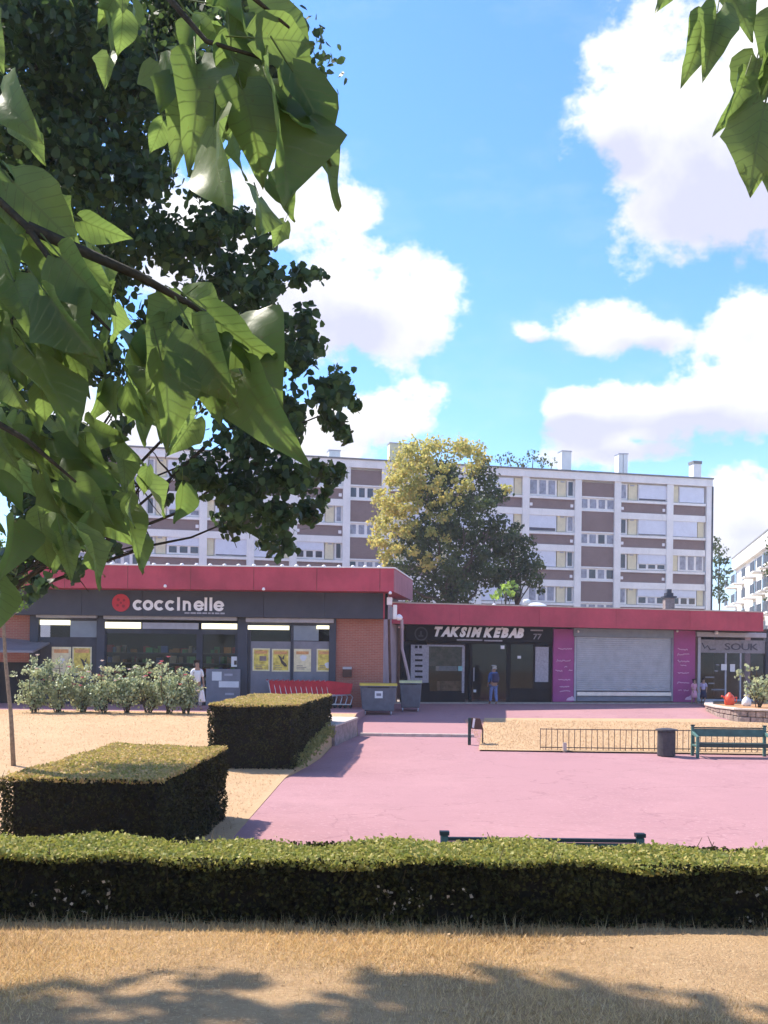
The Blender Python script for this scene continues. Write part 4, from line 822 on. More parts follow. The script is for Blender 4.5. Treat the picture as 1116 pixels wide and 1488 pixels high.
# ------------------------------------------------------------------ trees
def clumps_leaves(cl, per, size, shape=SH4, shell=.75, down=.3, sq=.8):
    out = []
    for (c, r) in cl:
        n = max(6, int(per * r * r)); d = rng.normal(size=(n, 3)); d /= np.linalg.norm(d, axis=1)[:, None]
        rr = r * (shell + (1 - shell) * rng.random(n) ** .7) * (1 + .12 * rng.normal(size=n)); C = np.array(c) + d * rr[:, None] * np.array([1, 1, sq])
        s = size * rng.uniform(.7, 1.25, n); nr = d * .8; nr[:, 2] += .5
        out.append(leaves(C, s, shape, down, nr, .7))
    return np.concatenate(out)
def branch(mb, a, b, r0, r1, wob=.15, n=5):
    a = Vector(a); b = Vector(b); pts = []; L_ = (b - a).length
    for i in range(n + 1):
        t = i / n; w = math.sin(t * math.pi) * wob * L_; pts.append(a.lerp(b, t) + Vector((random.uniform(-1, 1), random.uniform(-1, 1), random.uniform(0, 1))) * w * .5)
    mb.tube(pts, [r0 + (r1 - r0) * i / n for i in range(n + 1)], 8); return pts
# autumn tree behind the shops; yellow clumps also paint its sunlit left and top
def px_clumps(specs, Y, jit=1.5):
    out = []
    for s in specs: p = P(s[0], s[1], Y + (s[3] if len(s) > 3 else random.uniform(-jit, jit))); out.append(((p.x, p.y, p.z), s[2] * Y / FPX))
    return out
yt = thing('yellowing_tree', (3.6, 57, .84), 'broad tree turning yellow and coloured sun-bright on its left side, between the shops and apartments', 'tree')
tb = MB(); base = Vector((3.6, 57, .8)); top = Vector((3.7, 57.2, 7)); branch(tb, base, top, .38, .22, .02)
lim = []
for i in range(9):
    a = i / 9 * 2 * math.pi; e = Vector((3.7 + 2.4 * math.cos(a), 57 + 2.2 * math.sin(a), random.uniform(6.5, 11.5))); branch(tb, (3.65, 57.1, random.uniform(3.5, 6.5)), e, .13, .03)
tb.build('trunk', M['bark'], yt, smooth=True)
yel = [(600, 655, 26), (630, 650, 24), (665, 652, 24), (690, 655, 20), (585, 680, 28), (615, 675, 24), (650, 680, 20), (570, 700, 16), (565, 735, 24), (555, 760, 22), (548, 785, 18), (585, 740, 24), (590, 770, 20), (560, 810, 16), (620, 820, 14, -2.3), (640, 815, 10, -2.5), (575, 795, 20), (600, 710, 22), (690, 680, 18), (705, 668, 12)]
grn = [(700, 690, 24), (720, 720, 22), (690, 730, 32), (660, 740, 36), (630, 720, 30), (650, 700, 30, .5), (620, 770, 34), (660, 790, 38), (700, 780, 34), (720, 760, 22), (610, 810, 34), (640, 840, 36), (680, 840, 38), (700, 820, 30), (720, 840, 24), (590, 840, 26), (610, 865, 26), (660, 875, 30), (575, 825, 18), (712, 700, 14), (725, 800, 18), (640, 690, 26), (600, 790, 28)]
yel += [(x + random.gauss(0, 6), y + random.gauss(0, 5), r * .5, -2.2) for (x, y, r, *q) in list(yel) if y < 790]
yel += [(random.gauss(610, 30), random.gauss(740, 45), random.uniform(6, 12), -2.6) for _ in range(26)]
grn += [(min(715, max(590, random.gauss(655, 35))), max(730, random.gauss(790, 45)), random.uniform(8, 16), random.uniform(-3, -1.5)) for _ in range(26)]
yel += [(random.gauss(615, 38), max(655, random.gauss(700, 22)), random.uniform(7, 13), random.uniform(-3, -1.5)) for _ in range(22)] + [(random.gauss(563, 12), random.gauss(770, 25), random.uniform(6, 11), random.uniform(-2, 0)) for _ in range(10)]
leafobj('yellow_crown', clumps_leaves(px_clumps(yel, 57), 430, .20, SH4, .2), 4, M['yellow'], yt)
leafobj('green_crown', clumps_leaves(px_clumps(grn, 57), 420, .21, SH4, .3), 4, M['green'], yt)
def small_tree(name, label, specs, Y, base, m, size, per, tr=.12, grp=None, shell=.4, nb=6):
    t = thing(name, base, label, 'tree', grp); mb = MB(); cl = px_clumps(specs, Y); cen = cl[0][0]
    branch(mb, base, (cen[0], cen[1], cen[2] - .2), tr, tr * .5, .03)
    for c, r in cl[:nb]: branch(mb, Vector(base).lerp(Vector(cen), .6), c, tr * .4, tr * .12, .08)
    mb.build('trunk', M['bark'], t, smooth=True); leafobj('crown', clumps_leaves(cl, per, size, SH4, shell), 4, m, t); return t
b0_ = P(760, 900, 58); small_tree('loose_tree', 'loose open tree right of the big yellowing tree', [(745, 800, 22), (765, 790, 16), (770, 815, 20), (740, 775, 14), (782, 820, 12), (755, 835, 24), (775, 845, 14), (735, 840, 22), (787, 858, 8), (750, 765, 10), (741, 860, 18), (750, 790, 20), (765, 825, 20), (735, 815, 22), (780, 840, 12), (745, 780, 14), (728, 790, 16)], 58, (b0_.x, 58, .84), M['green'], .2, 420)
b0_ = P(735, 900, 50.5); small_tree('lime_shrub_tree', 'bright lime-green small tree just above the kebab roof', [(735, 855, 10), (725, 862, 9), (748, 852, 8), (742, 862, 8), (716, 866, 7)], 50.5, (b0_.x, 50.5, .84), M['lime'], .3, 160, .08)
b0_ = P(765, 700, 96); small_tree('roofline_tree', 'dark green treetops showing above the apartment roof', [(760, 672, 13), (725, 667, 9), (738, 664, 10), (775, 662, 12), (792, 668, 10), (803, 672, 8), (783, 674, 10), (742, 674, 11)], 100, (b0_.x * 1.04, 100, .84), M['green'], .3, 60, .3)
b0_ = P(1047, 900, 95); small_tree('gable_tree', 'slim light green tree beyond the gable end of the apartment block', [(1046, 800, 12), (1040, 815, 12), (1055, 815, 9), (1043, 835, 13), (1052, 845, 10), (1042, 858, 12), (1042, 785, 6), (1050, 868, 9), (1060, 830, 6), (1040, 795, 8)], 96, (b0_.x, 96, .84), M['green'], .3, 150, .09)
b0_ = P(1122, 900, 60); small_tree('edge_tree', 'green tree at the far right edge beside the white balcony block', [(1122, 800, 12), (1128, 830, 20), (1124, 855, 13), (1118, 870, 8), (1130, 790, 18), (1118, 830, 8)], 60, (b0_.x, 60, .84), M['green'], .2, 200, .15)
b0_ = P(20, 1117, 24.2); sp = thing('young_tree', (b0_.x, 24.2, zl(24.2)), 'slender young tree with a thin pale trunk on the left lawn', 'tree')
mb = MB(); mb.tube([(b0_.x, 24.2, zl(24.2) - .1), P(16, 1040, 24.2), P(8, 960, 24.2), P(5, 900, 24.2), P(2, 830, 24.2)], [.06, .05, .045, .04, .02], 8)
for s in ((30, 850), (-20, 830), (40, 880), (20, 800)): branch(mb, P(5, 905, 24.2), P(s[0], s[1], 24 + random.random()), .02, .008)
mb.build('trunk', M['barkpale'], sp, smooth=True)
leafobj('crown', clumps_leaves(px_clumps([(10, 860, 26), (30, 875, 18), (-20, 850, 30), (20, 830, 26), (35, 845, 14), (5, 890, 14), (-10, 800, 30), (25, 810, 16), (20, 880, 16)], 24.2, .6), 900, .075, SH6, .3), 6, M['sap'], sp)

# dark linden at left
LY = 13.2
ld = thing('linden_tree', (-5.9, 14, zl(14)), 'big dark leafy tree filling the upper left, in front of the shops', 'tree')
spec = [(60, 60, 90), (170, 70, 80), (20, 150, 90), (100, 180, 100), (190, 160, 75), (60, 290, 100), (160, 300, 80), (225, 240, 60), (300, 345, 50), (340, 330, 42), (230, 360, 70), (130, 400, 90), (390, 395, 46), (330, 420, 70), (430, 405, 28), (465, 400, 16), (250, 470, 80), (390, 470, 60), (440, 465, 32), (420, 530, 50), (340, 550, 70), (470, 560, 38), (500, 580, 26), (520, 590, 16), (260, 560, 60), (210, 580, 36), (480, 610, 30), (420, 610, 50), (350, 640, 60), (500, 630, 14), (300, 690, 48), (370, 700, 55), (430, 690, 44), (470, 690, 26), (340, 745, 42), (400, 750, 42), (440, 740, 32), (470, 725, 18), (410, 795, 22), (385, 775, 24), (270, 700, 22), (60, 490, 80), (150, 520, 50), (30, 600, 50), (490, 690, 12), (180, 620, 20), (60, 680, 55), (120, 700, 50), (40, 750, 50), (150, 740, 40), (100, 780, 40), (10, 660, 50), (20, 620, 60), (90, 640, 50), (70, 810, 36), (20, 820, 40), (130, 790, 26), (150, 660, 34), (160, 800, 18), (110, 830, 20), (50, 860, 26), (270, 110, 60), (300, 40, 60), (120, 20, 70), (285, 280, 22), (380, 350, 22), (240, 730, 12)]
cl = []
for (x, y, r) in spec:
    for q in range(6 if x < 300 or y > 600 else 5): p = P(x + random.gauss(0, r * .3), y + random.gauss(0, r * .3), LY + random.uniform(-1.6, 2.2)); cl.append(((p.x, p.y, p.z), r * .62 * LY / FPX))
for q in range(30): cl.append(((random.uniform(-7.6, -5.2), random.uniform(12.5, 17.5), random.uniform(7, 13)), random.uniform(.6, 1.1)))
for q in range(26): cl.append(((random.uniform(-6, -1.6), random.uniform(12.5, 16.5), random.uniform(11.3, 13.5)), random.uniform(.6, 1.0)))
leafobj('crown', clumps_leaves(cl, 900, .112, SH6, .0, .5, 1.0), 6, M['linden'], ld)
tb = MB(); tp = [Vector((-5.9, 14, 0)), Vector((-5.85, 14, 3)), Vector((-5.6, 14.1, 6)), Vector((-5.1, 14.2, 9)), Vector((-4.6, 14.2, 12))]
tb.tube(tp, [.24, .2, .18, .14, .06], 12)
lb_ = [(430, 520), (500, 590), (400, 740), (440, 400), (330, 640), (260, 470), (120, 400), (60, 180), (300, 60), (180, 280), (380, 600)]
for (x, y) in lb_:
    e = P(x, y, LY + random.uniform(-1, 1.5)); s = tp[min(4, max(1, int((e.z - 2) / 3)))]; pts = branch(tb, s, e, .032, .008, .1, 7)
    for q in range(7):
        i = random.randrange(2, 7); branch(tb, pts[i], Vector(pts[i]) + Vector((random.uniform(-.9, .9), random.uniform(-.8, .8), random.uniform(-.6, .5))), .016, .004, .1, 4)
tb.build('trunk', M['darkbark'], ld, smooth=True)
# catalpa near the camera
ct = thing('catalpa_tree', (-5.2, 3.2, 1.07), 'large-leaved tree close overhead, its big drooping pale green leaves hanging into view at the left', 'tree')
cb = MB(); ctp = [Vector((-5.2, 3.2, 1.0)), Vector((-5.15, 3.25, 2.6)), Vector((-4.9, 3.3, 4.2)), Vector((-4.3, 3.6, 6))]; cb.tube(ctp, [.2, .17, .14, .08], 12)
def leafvar(seed):
    r = random.Random(seed); rows = [0, .05, .12, .22, .33, .45, .57, .69, .79, .88, .95, 1.0]; wd = [.10, .23, .32, .385, .40, .375, .32, .235, .15, .075, .03, .0]; v = []; f = []; bend = r.uniform(.1, .75); fold = r.uniform(.15, .75); tw = r.uniform(-.5, .5)
    lob = r.uniform(.08, .2) if seed % 2 else 0
    for i, (s, w) in enumerate(zip(rows, wd)):
        for c, k in enumerate((-1, -.5, 0, .5, 1)):
            x = k * w * (1 + (r.uniform(-.05, .06))); y = s - (.13 * (abs(k) ** 2) if i <= 3 else 0) * (1 - i * .2)
            if lob and i in (5,) and abs(k) == 1: x *= 1 + lob; y += .03
            z = abs(x) * fold - bend * (s ** 2) * .6 + tw * x * s + r.uniform(-.02, .02) + .06 * math.sin(s * 9 + k * 3) * abs(k)
            v.append((x, y, z))
    for i in range(11):
        for c in range(4): a = i * 5 + c; f.append((a, a + 1, a + 6, a + 5))
    n = len(v); 
    for y in (0, -.45):
        v += [(-.012, y, 0), (.012, y, 0), (0, y, .02)]
    for a, b in ((0, 1), (1, 2), (2, 0)): f.append((n + a, n + b, n + 3 + b, n + 3 + a))
    me = bpy.data.meshes.new('leaf'); me.from_pydata(v, [], f); me.update(); me.shade_smooth(); me.materials.append(M['catalpa']); return me
LV = [leafvar(i) for i in range(11)]
ctw = wloc(ct); nleaf = 0
def big_leaf(Bp, Tp, nrm=None):
    global nleaf
    d = Tp - Bp; L_ = d.length; y = d.normalized(); n = nrm or Vector((random.uniform(-1.1, 1.1), -1 + random.uniform(-.3, .8), random.uniform(-.4, 1.0)))
    n = (n - y * n.dot(y)).normalized(); x = y.cross(n); Mx = Matrix((x, y, n)).transposed().to_4x4()
    o = bpy.data.objects.new('leaf', LV[nleaf % 11]); COL.objects.link(o); o.parent = ct; nleaf += 1
    o.matrix_local = Matrix.Translation(Bp - ctw) @ Mx @ Matrix.Diagonal((L_ * random.uniform(.62, .95), L_, L_, 1)); return o
twigs = {'top': [P(-150, -300, 3.9), P(60, -160, 3.5), P(230, -20, 3.2), P(300, 60, 3.1), P(400, 90, 3.1)], 'top2': [P(100, -200, 3.2), P(300, -60, 3.1), P(420, 40, 3.05)],
         'mid': [P(-500, 100, 3.6), P(-100, 200, 3.2), P(40, 330, 3.0), P(110, 430, 2.95), P(160, 480, 2.9)], 'cen': [P(40, 330, 3.0), P(200, 400, 3.1), P(290, 450, 3.15), P(340, 480, 3.15)],
         'low': [P(-500, 400, 3.6), P(-100, 560, 3.1), P(40, 640, 3.0), P(110, 700, 2.95)]}
cb.tube([ctp[3], twigs['top'][0], ], [.07, .03], 8)
cb.tube([ctp[2], twigs['mid'][0]], [.06, .03], 8); cb.tube([ctp[1] + Vector((0, 0, .8)), twigs['low'][0]], [.05, .03], 8); cb.tube([twigs['top'][1], twigs['top2'][0]], [.014, .012], 6)
for k, p in twigs.items(): cb.tube(p, list(np.linspace(.018, .004, len(p))), 6)
LF = [  # base px, tip px, depth
    (178, 20, 178, 82, 3.3), (285, 95, 292, 192, 3.1), (312, 185, 308, 295, 2.95), (352, 130, 388, 240, 3.0), (398, 150, 436, 278, 2.95), (425, 105, 496, 220, 2.95), (410, 175, 520, 255, 3.0), (335, 60, 345, 170, 3.1),
    (370, 55, 462, 60, 3.0), (300, 5, 390, 20, 3.15), (250, 110, 232, 150, 3.2), (380, 95, 400, 190, 3.05), (360, 20, 455, 110, 3.15), (280, 30, 340, 110, 3.2), (230, 90, 250, 150, 3.3), (330, 140, 340, 225, 3.2), (375, 285, 390, 330, 3.4), (400, 275, 425, 292, 3.4), (340, 100, 430, 130, 3.2), (395, 60, 420, 150, 3.2), (290, 130, 255, 200, 3.3), (310, 60, 250, 90, 3.3),
    (10, 245, 60, 300, 3.1), (20, 265, 135, 385, 3.0), (60, 290, 130, 350, 3.1), (120, 320, 205, 362, 3.2), (135, 320, 152, 352, 3.3), (0, 370, 18, 430, 3.0), (-20, 330, 60, 420, 2.9), (40, 350, 80, 440, 3.0), (90, 375, 185, 485, 2.9), (20, 410, 60, 505, 2.9), (70, 430, 160, 560, 2.8), (100, 440, 130, 560, 2.9), (0, 470, 20, 580, 2.9), (50, 520, 148, 660, 2.8), (60, 560, 70, 635, 2.85), (10, 540, 30, 620, 2.9), (-30, 420, 10, 520, 2.9), (85, 480, 70, 590, 3.0), (0, 140, 30, 172, 2.8),
    (110, 400, 140, 470, 3.0), (30, 300, 90, 380, 3.1), (0, 300, 30, 370, 3.1),
    (262, 435, 205, 480, 3.1), (215, 480, 195, 545, 3.2), (235, 525, 262, 638, 2.9), (280, 480, 338, 590, 2.95), (300, 455, 408, 545, 3.05), (352, 545, 412, 655, 3.1), (340, 480, 410, 540, 3.15), (245, 470, 225, 560, 3.1), (290, 500, 310, 580, 3.1), (185, 540, 235, 610, 3.1), (250, 440, 300, 500, 3.2), (200, 500, 215, 560, 3.3), (262, 500, 250, 590, 3.2),
    (20, 630, 105, 700, 3.1), (80, 640, 190, 680, 3.1), (60, 690, 100, 790, 3.0), (100, 700, 180, 770, 3.0), (20, 760, 30, 850, 2.9), (60, 770, 75, 850, 2.95), (110, 770, 180, 860, 2.9), (0, 690, 50, 760, 3.0), (110, 660, 190, 730, 3.15), (130, 620, 180, 650, 3.2), (90, 780, 110, 865, 3.0), (150, 740, 200, 790, 3.2), (60, 660, 120, 720, 3.2), (-10, 620, 20, 690, 3.1), (-20, 720, 10, 800, 3.0), (75, 720, 150, 800, 3.1),
    (50, 590, 60, 640, 3.0)]
for (x0, y0, x1, y1, Y) in LF:
    Bp = P(x0, y0, Y + .05); Tp = P(x1, y1, Y - random.uniform(-.12, .12)); d = Tp - Bp
    if d.length < .10: Tp = Bp + d.normalized() * .10 + Vector((0, -.05, 0))
    if x0 < 190 and y0 > 230: Tp = Bp + (Tp - Bp) * (.74 if y0 > 230 else .8)
    big_leaf(Bp, Tp)
    if random.random() < .8:
        q = Bp + Vector((random.gauss(0, .05), random.uniform(.08, .35), random.gauss(-.02, .05))); big_leaf(q, q + Vector((random.uniform(-.06, .10), random.uniform(-.06, .06), -random.uniform(.08, .13))))
# looser leaves around the twigs, further in and above the frame
for k, p in twigs.items():
    for i in range({'top2': 5, 'low': 40, 'mid': 22, 'cen': 8, 'top': 12}[k]):
        j = random.randrange(len(p) - 1); q = p[j].lerp(p[j + 1], random.random()) + Vector((random.gauss(0, .12), random.uniform(.2, .9), random.gauss(0, .1)))
        if k == 'cen' and j == 0: continue
        big_leaf(q, q + Vector((random.uniform(-.08, .16), random.uniform(-.1, .1), -random.uniform(.09, .15))))
for i in range(70):
    q = P(random.uniform(-260, 0), random.uniform(-50, 860), random.uniform(3, 4.2)); big_leaf(q, q + Vector((random.uniform(-.06, .15), random.uniform(-.1, .1), -random.uniform(.13, .23))))
# outer, unseen crown clumps, added and placed to shade the lawn
C = []
OC = []
for i in range(95):
    h = random.uniform(7.0, 11.0); xs = random.uniform(-5, 4.6); lim_ = 4.95 - .45 * max(0, min(1, (xs - .2) / 1.2)) - .35 * max(0, min(1, (xs - 1.6) / .8)); ys = lim_ - abs(random.gauss(0, .9)); OC.append((xs - .7 * h, ys + .42 * h, 1.07 + h, random.uniform(.45, .75)))
for (x, y, z, r) in OC:
    n = int(120 * r ** 2) + 12; d = rng.normal(size=(n, 3)); d /= np.linalg.norm(d, axis=1)[:, None]; C.append(np.array([x, y, z]) + d * (r * rng.random(n)[:, None] ** .5) * np.array([1, 1, .55]))
    if random.random() < .2: branch(cb, ctp[3], (x, y, z), .035, .01, .06)
C = np.concatenate(C); leafobj('unseen_shade_crown', leaves(C, .19 * rng.uniform(.8, 1.2, len(C)), SH6, .4, np.array([[0, 0, 1.0]]), .6), 6, M['linden'], ct)['kind'] = 'stuff'
cb.build('trunk', M['darkbark'], ct, smooth=True)
# right hand spray: own tree overhead to the right
c2 = thing('overhanging_tree', (4.6, 3.0, 1.07), 'tree whose large dark backlit leaves hang from the top right corner', 'tree'); cb2 = MB(); cb2.tube([(4.6, 3.0, 1.0), (4.5, 3.0, 3), (4.1, 3.05, 5.2)], [.18, .15, .08], 10)
tw = [Vector((4.1, 3.05, 5.2)), P(1500, -180, 3.1), P(1250, -110, 3.1), P(1100, -20, 3.1), P(1060, 5, 3.1)]; cb2.tube(tw, [.05, .03, .014, .008, .004], 6)
tw2 = [P(1250, -110, 3.1), P(1170, 40, 3.05), P(1115, 95, 3.05)]; cb2.tube(tw2, [.012, .008, .004], 6); cb2.build('trunk', M['darkbark'], c2, smooth=True)
ctw_old = ctw; ct_old = ct; ct = c2; ctw = wloc(c2)
for (x0, y0, x1, y1, Y) in [(1042, 18, 1026, 108, 3.05), (1022, 28, 1012, 98, 3.08), (1060, -12, 1096, 50, 3.1), (1000, -70, 963, 6, 3.1), (1082, 112, 1058, 183, 3.05), (1100, 85, 1082, 158, 3.1), (1112, 150, 1085, 268, 3.0), (1125, 70, 1106, 150, 3.1), (1135, 170, 1116, 262, 3.05), (1128, 20, 1112, 80, 3.1)]:
    Bp = P(x0, y0, Y); Tp = P(x1, y1, Y - .05); big_leaf(Bp, Tp, Vector((random.uniform(-.6, .6), -1, random.uniform(-.1, .3))))
for i in range(50):
    q = P(random.uniform(1150, 1600), random.uniform(-350, 250), random.uniform(2.8, 3.8)); big_leaf(q, q + Vector((random.uniform(-.1, .1), random.uniform(-.1, .1), -random.uniform(.15, .25))))
ct = ct_old; ctw = ctw_old

# ------------------------------------------------------------------ hedges
def hedge(name, poly, z0f, z1f, label, leaf, dens, jag=.03, topdens=1.3, gaps=0):
    cx = sum(p[0] for p in poly) / 4; cy = sum(p[1] for p in poly) / 4
    h = thing(name, (cx, cy, z0f(cy)), label, 'hedge')
    P_ = [Vector(p) for p in poly]; inn = [Vector((p.x - math.copysign(.13, p.x - cx), p.y - math.copysign(.13, p.y - cy))) for p in P_]
    MB().hexa([(p.x, p.y, z0f(p.y) - .05) for p in inn] + [(p.x, p.y, z1f(p.y) - .06) for p in inn]).build('inner_dark_core', M['hedgecore'], h)
    A = []; NR = []; T_ = []; TN = []
    for i in range(4):
        a, b = P_[i], P_[(i + 1) % 4]; e = b - a; L_ = e.length; q = e / L_; nn = np.array([q.y, -q.x, 0])
        H = z1f((a.y + b.y) / 2) - z0f((a.y + b.y) / 2); n = int(L_ * H * dens)
        s = rng.random(n); w = rng.random(n) ** .9
        y = a.y + e.y * s; x = a.x + e.x * s; za = np.array([z0f(v) for v in y]); zb_ = np.array([z1f(v) for v in y]); z = za + (zb_ - za) * w
        off = -.075 + .08 * rng.random(n) + jag * (np.sin(x * 7 + z * 9) + np.sin(y * 5 + z * 13 + x * 3)) * .4
        C_ = np.stack([x, y, z], 1) + nn * off[:, None]; A.append(C_); NR.append(np.tile(nn, (n, 1)))
    minx, maxx = min(p.x for p in P_), max(p.x for p in P_); miny, maxy = min(p.y for p in P_), max(p.y for p in P_)
    area = abs(sum(P_[i].x * P_[(i + 1) % 4].y - P_[(i + 1) % 4].x * P_[i].y for i in range(4)) / 2); n = int(area * dens * topdens)
    s = rng.random(n); t = rng.random(n); p0, p1, p2, p3 = [np.array(p) for p in P_]
    xy = (p0 * (1 - s)[:, None] + p1 * s[:, None]) * (1 - t)[:, None] + (p3 * (1 - s)[:, None] + p2 * s[:, None]) * t[:, None]
    z = np.array([z1f(v) for v in xy[:, 1]]) - .035 + .05 * rng.random(n) + jag * (.8 if name == 'front_hedge' else .22) * (np.sin(xy[:, 0] * 2.3) + np.sin(xy[:, 1] * 3 + xy[:, 0] * 7)) + .02 * (rng.random(n) < .03) * rng.random(n) * 2
    TC = np.column_stack([xy, z]); tn = np.tile([0, 0, 1.0], (n, 1))
    # side leaves take the painted shade tone, top leaves the sunlit one
    A = np.concatenate(A); NR = np.concatenate(NR)
    keep = (np.sin(A[:, 0] * 3.1 + A[:, 2] * 11) * np.sin(A[:, 0] * 7.3 - A[:, 2] * 6 + A[:, 1] * 5)) < rng.uniform(.25, 1.1, len(A)); A = A[keep]; NR = NR[keep]
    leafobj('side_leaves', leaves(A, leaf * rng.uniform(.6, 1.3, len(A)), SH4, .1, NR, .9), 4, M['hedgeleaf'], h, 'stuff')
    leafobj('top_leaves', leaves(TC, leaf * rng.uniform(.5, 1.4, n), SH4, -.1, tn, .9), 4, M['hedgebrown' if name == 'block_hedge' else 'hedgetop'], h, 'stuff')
    mb = MB()
    for i in range(420):
        k = random.randrange(len(A)); p = Vector(A[k]) - Vector(NR[k]) * .03; mb.tube([p, p + Vector((random.uniform(-.07, .07), random.uniform(-.03, .03), random.uniform(.02, .12)))], [.005, .002], 3, False)
    mb.build('twigs', M['twig'], h)['kind'] = 'stuff'
    if name == 'front_hedge':
        kk = [i for i in range(len(A)) if NR[i][1] < -.5 and 1.14 < A[i][2] < 1.34 and math.sin(A[i][0] * 2.6 + 1) + math.sin(A[i][0] * 6.1) > .5]; kk = random.sample(kk, 260); Q = A[kk] + NR[kk] * .02
        leafobj('pale_low_leaves', leaves(Q, .032 * rng.uniform(.5, 1.4, len(Q)), SH4, .2, NR[kk], .8), 4, leaf_mat('pale_leaf', [(.25, .2, .13), (.55, .46, .36)], .2, .7), h, 'stuff')  # scattered paler leaves low on the front face
    return h
lz = lambda y: 1.07
hedge('front_hedge', [(-6.5, 6.18), (6.5, 6.12), (6.5, 6.80), (-6.5, 6.86)], lz, lambda y: 1.468, 'long low trimmed hedge running the full width behind the dry front lawn', .029, 9500, .022, 1.5)
hedge('block_hedge', [(-4.68, 12.6), (-2.68, 12.6), (-2.62, 17.4), (-4.62, 17.9)], lambda y: .0, lambda y: 1.18, 'nearer square-cut block hedge on the left lawn, brown-topped', .042, 2600, .04)
hedge('block_hedge', [(-4.1, 24.1), (-2.05, 24.1), (-1.58, 31.6), (-4.0, 32)], lambda y: zl(y) - .1 if y < 30 else .1, lambda y: 1.60, 'farther block hedge beside the low wall and path edge', .055, 1500, .05)
# weeds at the path edge by the far block hedge
wd = thing('weed_clump', (-1.9, 27.5, zl(27.5)), 'strip of weeds between the far block hedge and the pink path', 'weeds')
Cw = np.column_stack([rng.normal(0, .12, 1500), rng.uniform(24.3, 30.5, 1500), np.zeros(1500)]); Cw[:, 0] += -2.08 + (Cw[:, 1] - 24.3) * .075; Cw[:, 2] = np.array([zl(y) for y in Cw[:, 1]]) + rng.random(1500) ** 1.6 * .3
leafobj('leaves', leaves(Cw, .09, SH4, -.6), 4, M['weed'], wd, 'stuff')
# grass blades
def blades(n, xr, yr, h, w, zf, m, name, parent=None, lean=.5, xy=None):
    if xy is None: xy = np.column_stack([rng.uniform(*xr, n), rng.uniform(*yr, n)])
    n = len(xy); z = np.array([zf(y) for y in xy[:, 1]]); H = h * rng.uniform(.4, 1.3, n); a = rng.uniform(0, 6.28, n); W_ = w * rng.uniform(.6, 1.4, n)
    B = np.column_stack([xy, z]); d = np.column_stack([np.cos(a), np.sin(a), np.zeros(n)]) * W_[:, None] / 2
    l = np.column_stack([rng.normal(0, lean, n), rng.normal(0, lean, n), np.ones(n)]); l /= np.linalg.norm(l, axis=1)[:, None]; tip = B + l * H[:, None]
    V = np.stack([B - d, B + d, tip], 1).reshape(-1, 3); return leafobj(name, V, 3, m, parent, 'stuff')
g_ = blades(190000, (-3.6, 3.6), (4.0, 6.25), .045, .0055, lambda y: 1.075, M['straw2'], 'dry_grass', lean=1.0); tag(g_, 'short dry yellow-brown grass of the front lawn', 'grass')
xy = np.column_stack([rng.uniform(-4.5, 4.5, 1500), rng.normal(6.12, .05, 1500)]); g_ = blades(0, None, None, .10, .005, lambda y: 1.07, leaf_mat('tall_straw', [(.35, .28, .14), (.5, .42, .25)], .3, .7), 'tall_dry_grass', lean=.35, xy=xy); tag(g_, 'taller pale grass stalks along the foot of the front hedge', 'grass')
xy = np.column_stack([rng.uniform(-16, -2.3, 60000), rng.uniform(11, 36, 60000)]); k = xy[:, 0] < -2.35 + np.clip((xy[:, 1] - 23) * .07, 0, 1); xy = xy[k]
g_ = blades(0, None, None, .05, .012, lambda y: zl(y), M['straw'], 'dry_grass', lean=1.2, xy=xy); tag(g_, 'dry grass of the sunlit left lawn around the block hedges', 'grass')
g_ = blades(26000, (2.9, 14), (29.8, 37.6), .06, .016, lambda y: zg(y) + .05, M['straw'], 'dry_grass', lean=1.2); tag(g_, 'dry grass behind the low iron fence by the bench', 'grass')
# fallen leaves and clippings on the front lawn
C = np.column_stack([rng.uniform(-3, 3, 150), rng.uniform(4.3, 6.1, 150), np.full(150, 1.10)]); g_ = leafobj('fallen_leaves', leaves(C, .03, SH4, 0, np.array([[0, 0, 2.0]]), .4), 4, M['straw'], None, 'stuff'); tag(g_, 'small fallen leaves scattered on the front lawn', 'leaves')

# ------------------------------------------------------------------ rose bushes and right shrub
def bush(name, label, c, r, h, m, leafs, n, grp, flowers=0, fm=None):
    b = thing(name, c, label, 'bush', grp); mb = MB(); c = Vector(c)
    tips = []
    for i in range(11):
        a = random.uniform(0, 6.28); e = c + Vector((math.cos(a) * r * random.uniform(.3, 1.15), math.sin(a) * r * random.uniform(.2, .9), h * random.uniform(.5, 1.02))); tips.append(e); branch(mb, c + Vector((random.uniform(-.1, .1), 0, -.05)), e, .022, .006, .12, 4)
    mb.build('stems', M['twig'], b)
    cl = [((t.x, t.y, t.z - .1 * h), random.uniform(.12, .22) * h / 1.6) for t in tips] + [(tuple(c.lerp(t, random.uniform(.22, .8)) + Vector((random.uniform(-.15, .15), random.uniform(-.15, .15), 0))), random.uniform(.18, .3) * h / 1.6) for t in tips + tips]
    leafobj('foliage', clumps_leaves(cl, n, leafs, SH4, .2), 4, m, b)
    for i in range(flowers):
        t = random.choice(tips) + Vector((random.uniform(-.15, .15), random.uniform(-.25, -.05), random.uniform(-.3, .12))); mf = MB()
        for q in range(7):
            a = q * 2.4; d = Vector((math.cos(a), math.sin(a), 0)); s_ = Vector((-d.y, d.x, 0)); k = .035 + .006 * q
            mf.poly([t + d * .01, t + d * k + s_ * k * .7 + Vector((0, 0, .03)), t + d * k * 1.3 + Vector((0, 0, .055)), t + d * k - s_ * k * .7 + Vector((0, 0, .03))])
        mf.build('rose', fm or random.choice([M['rose1'], M['rose2']]), b)
    return b
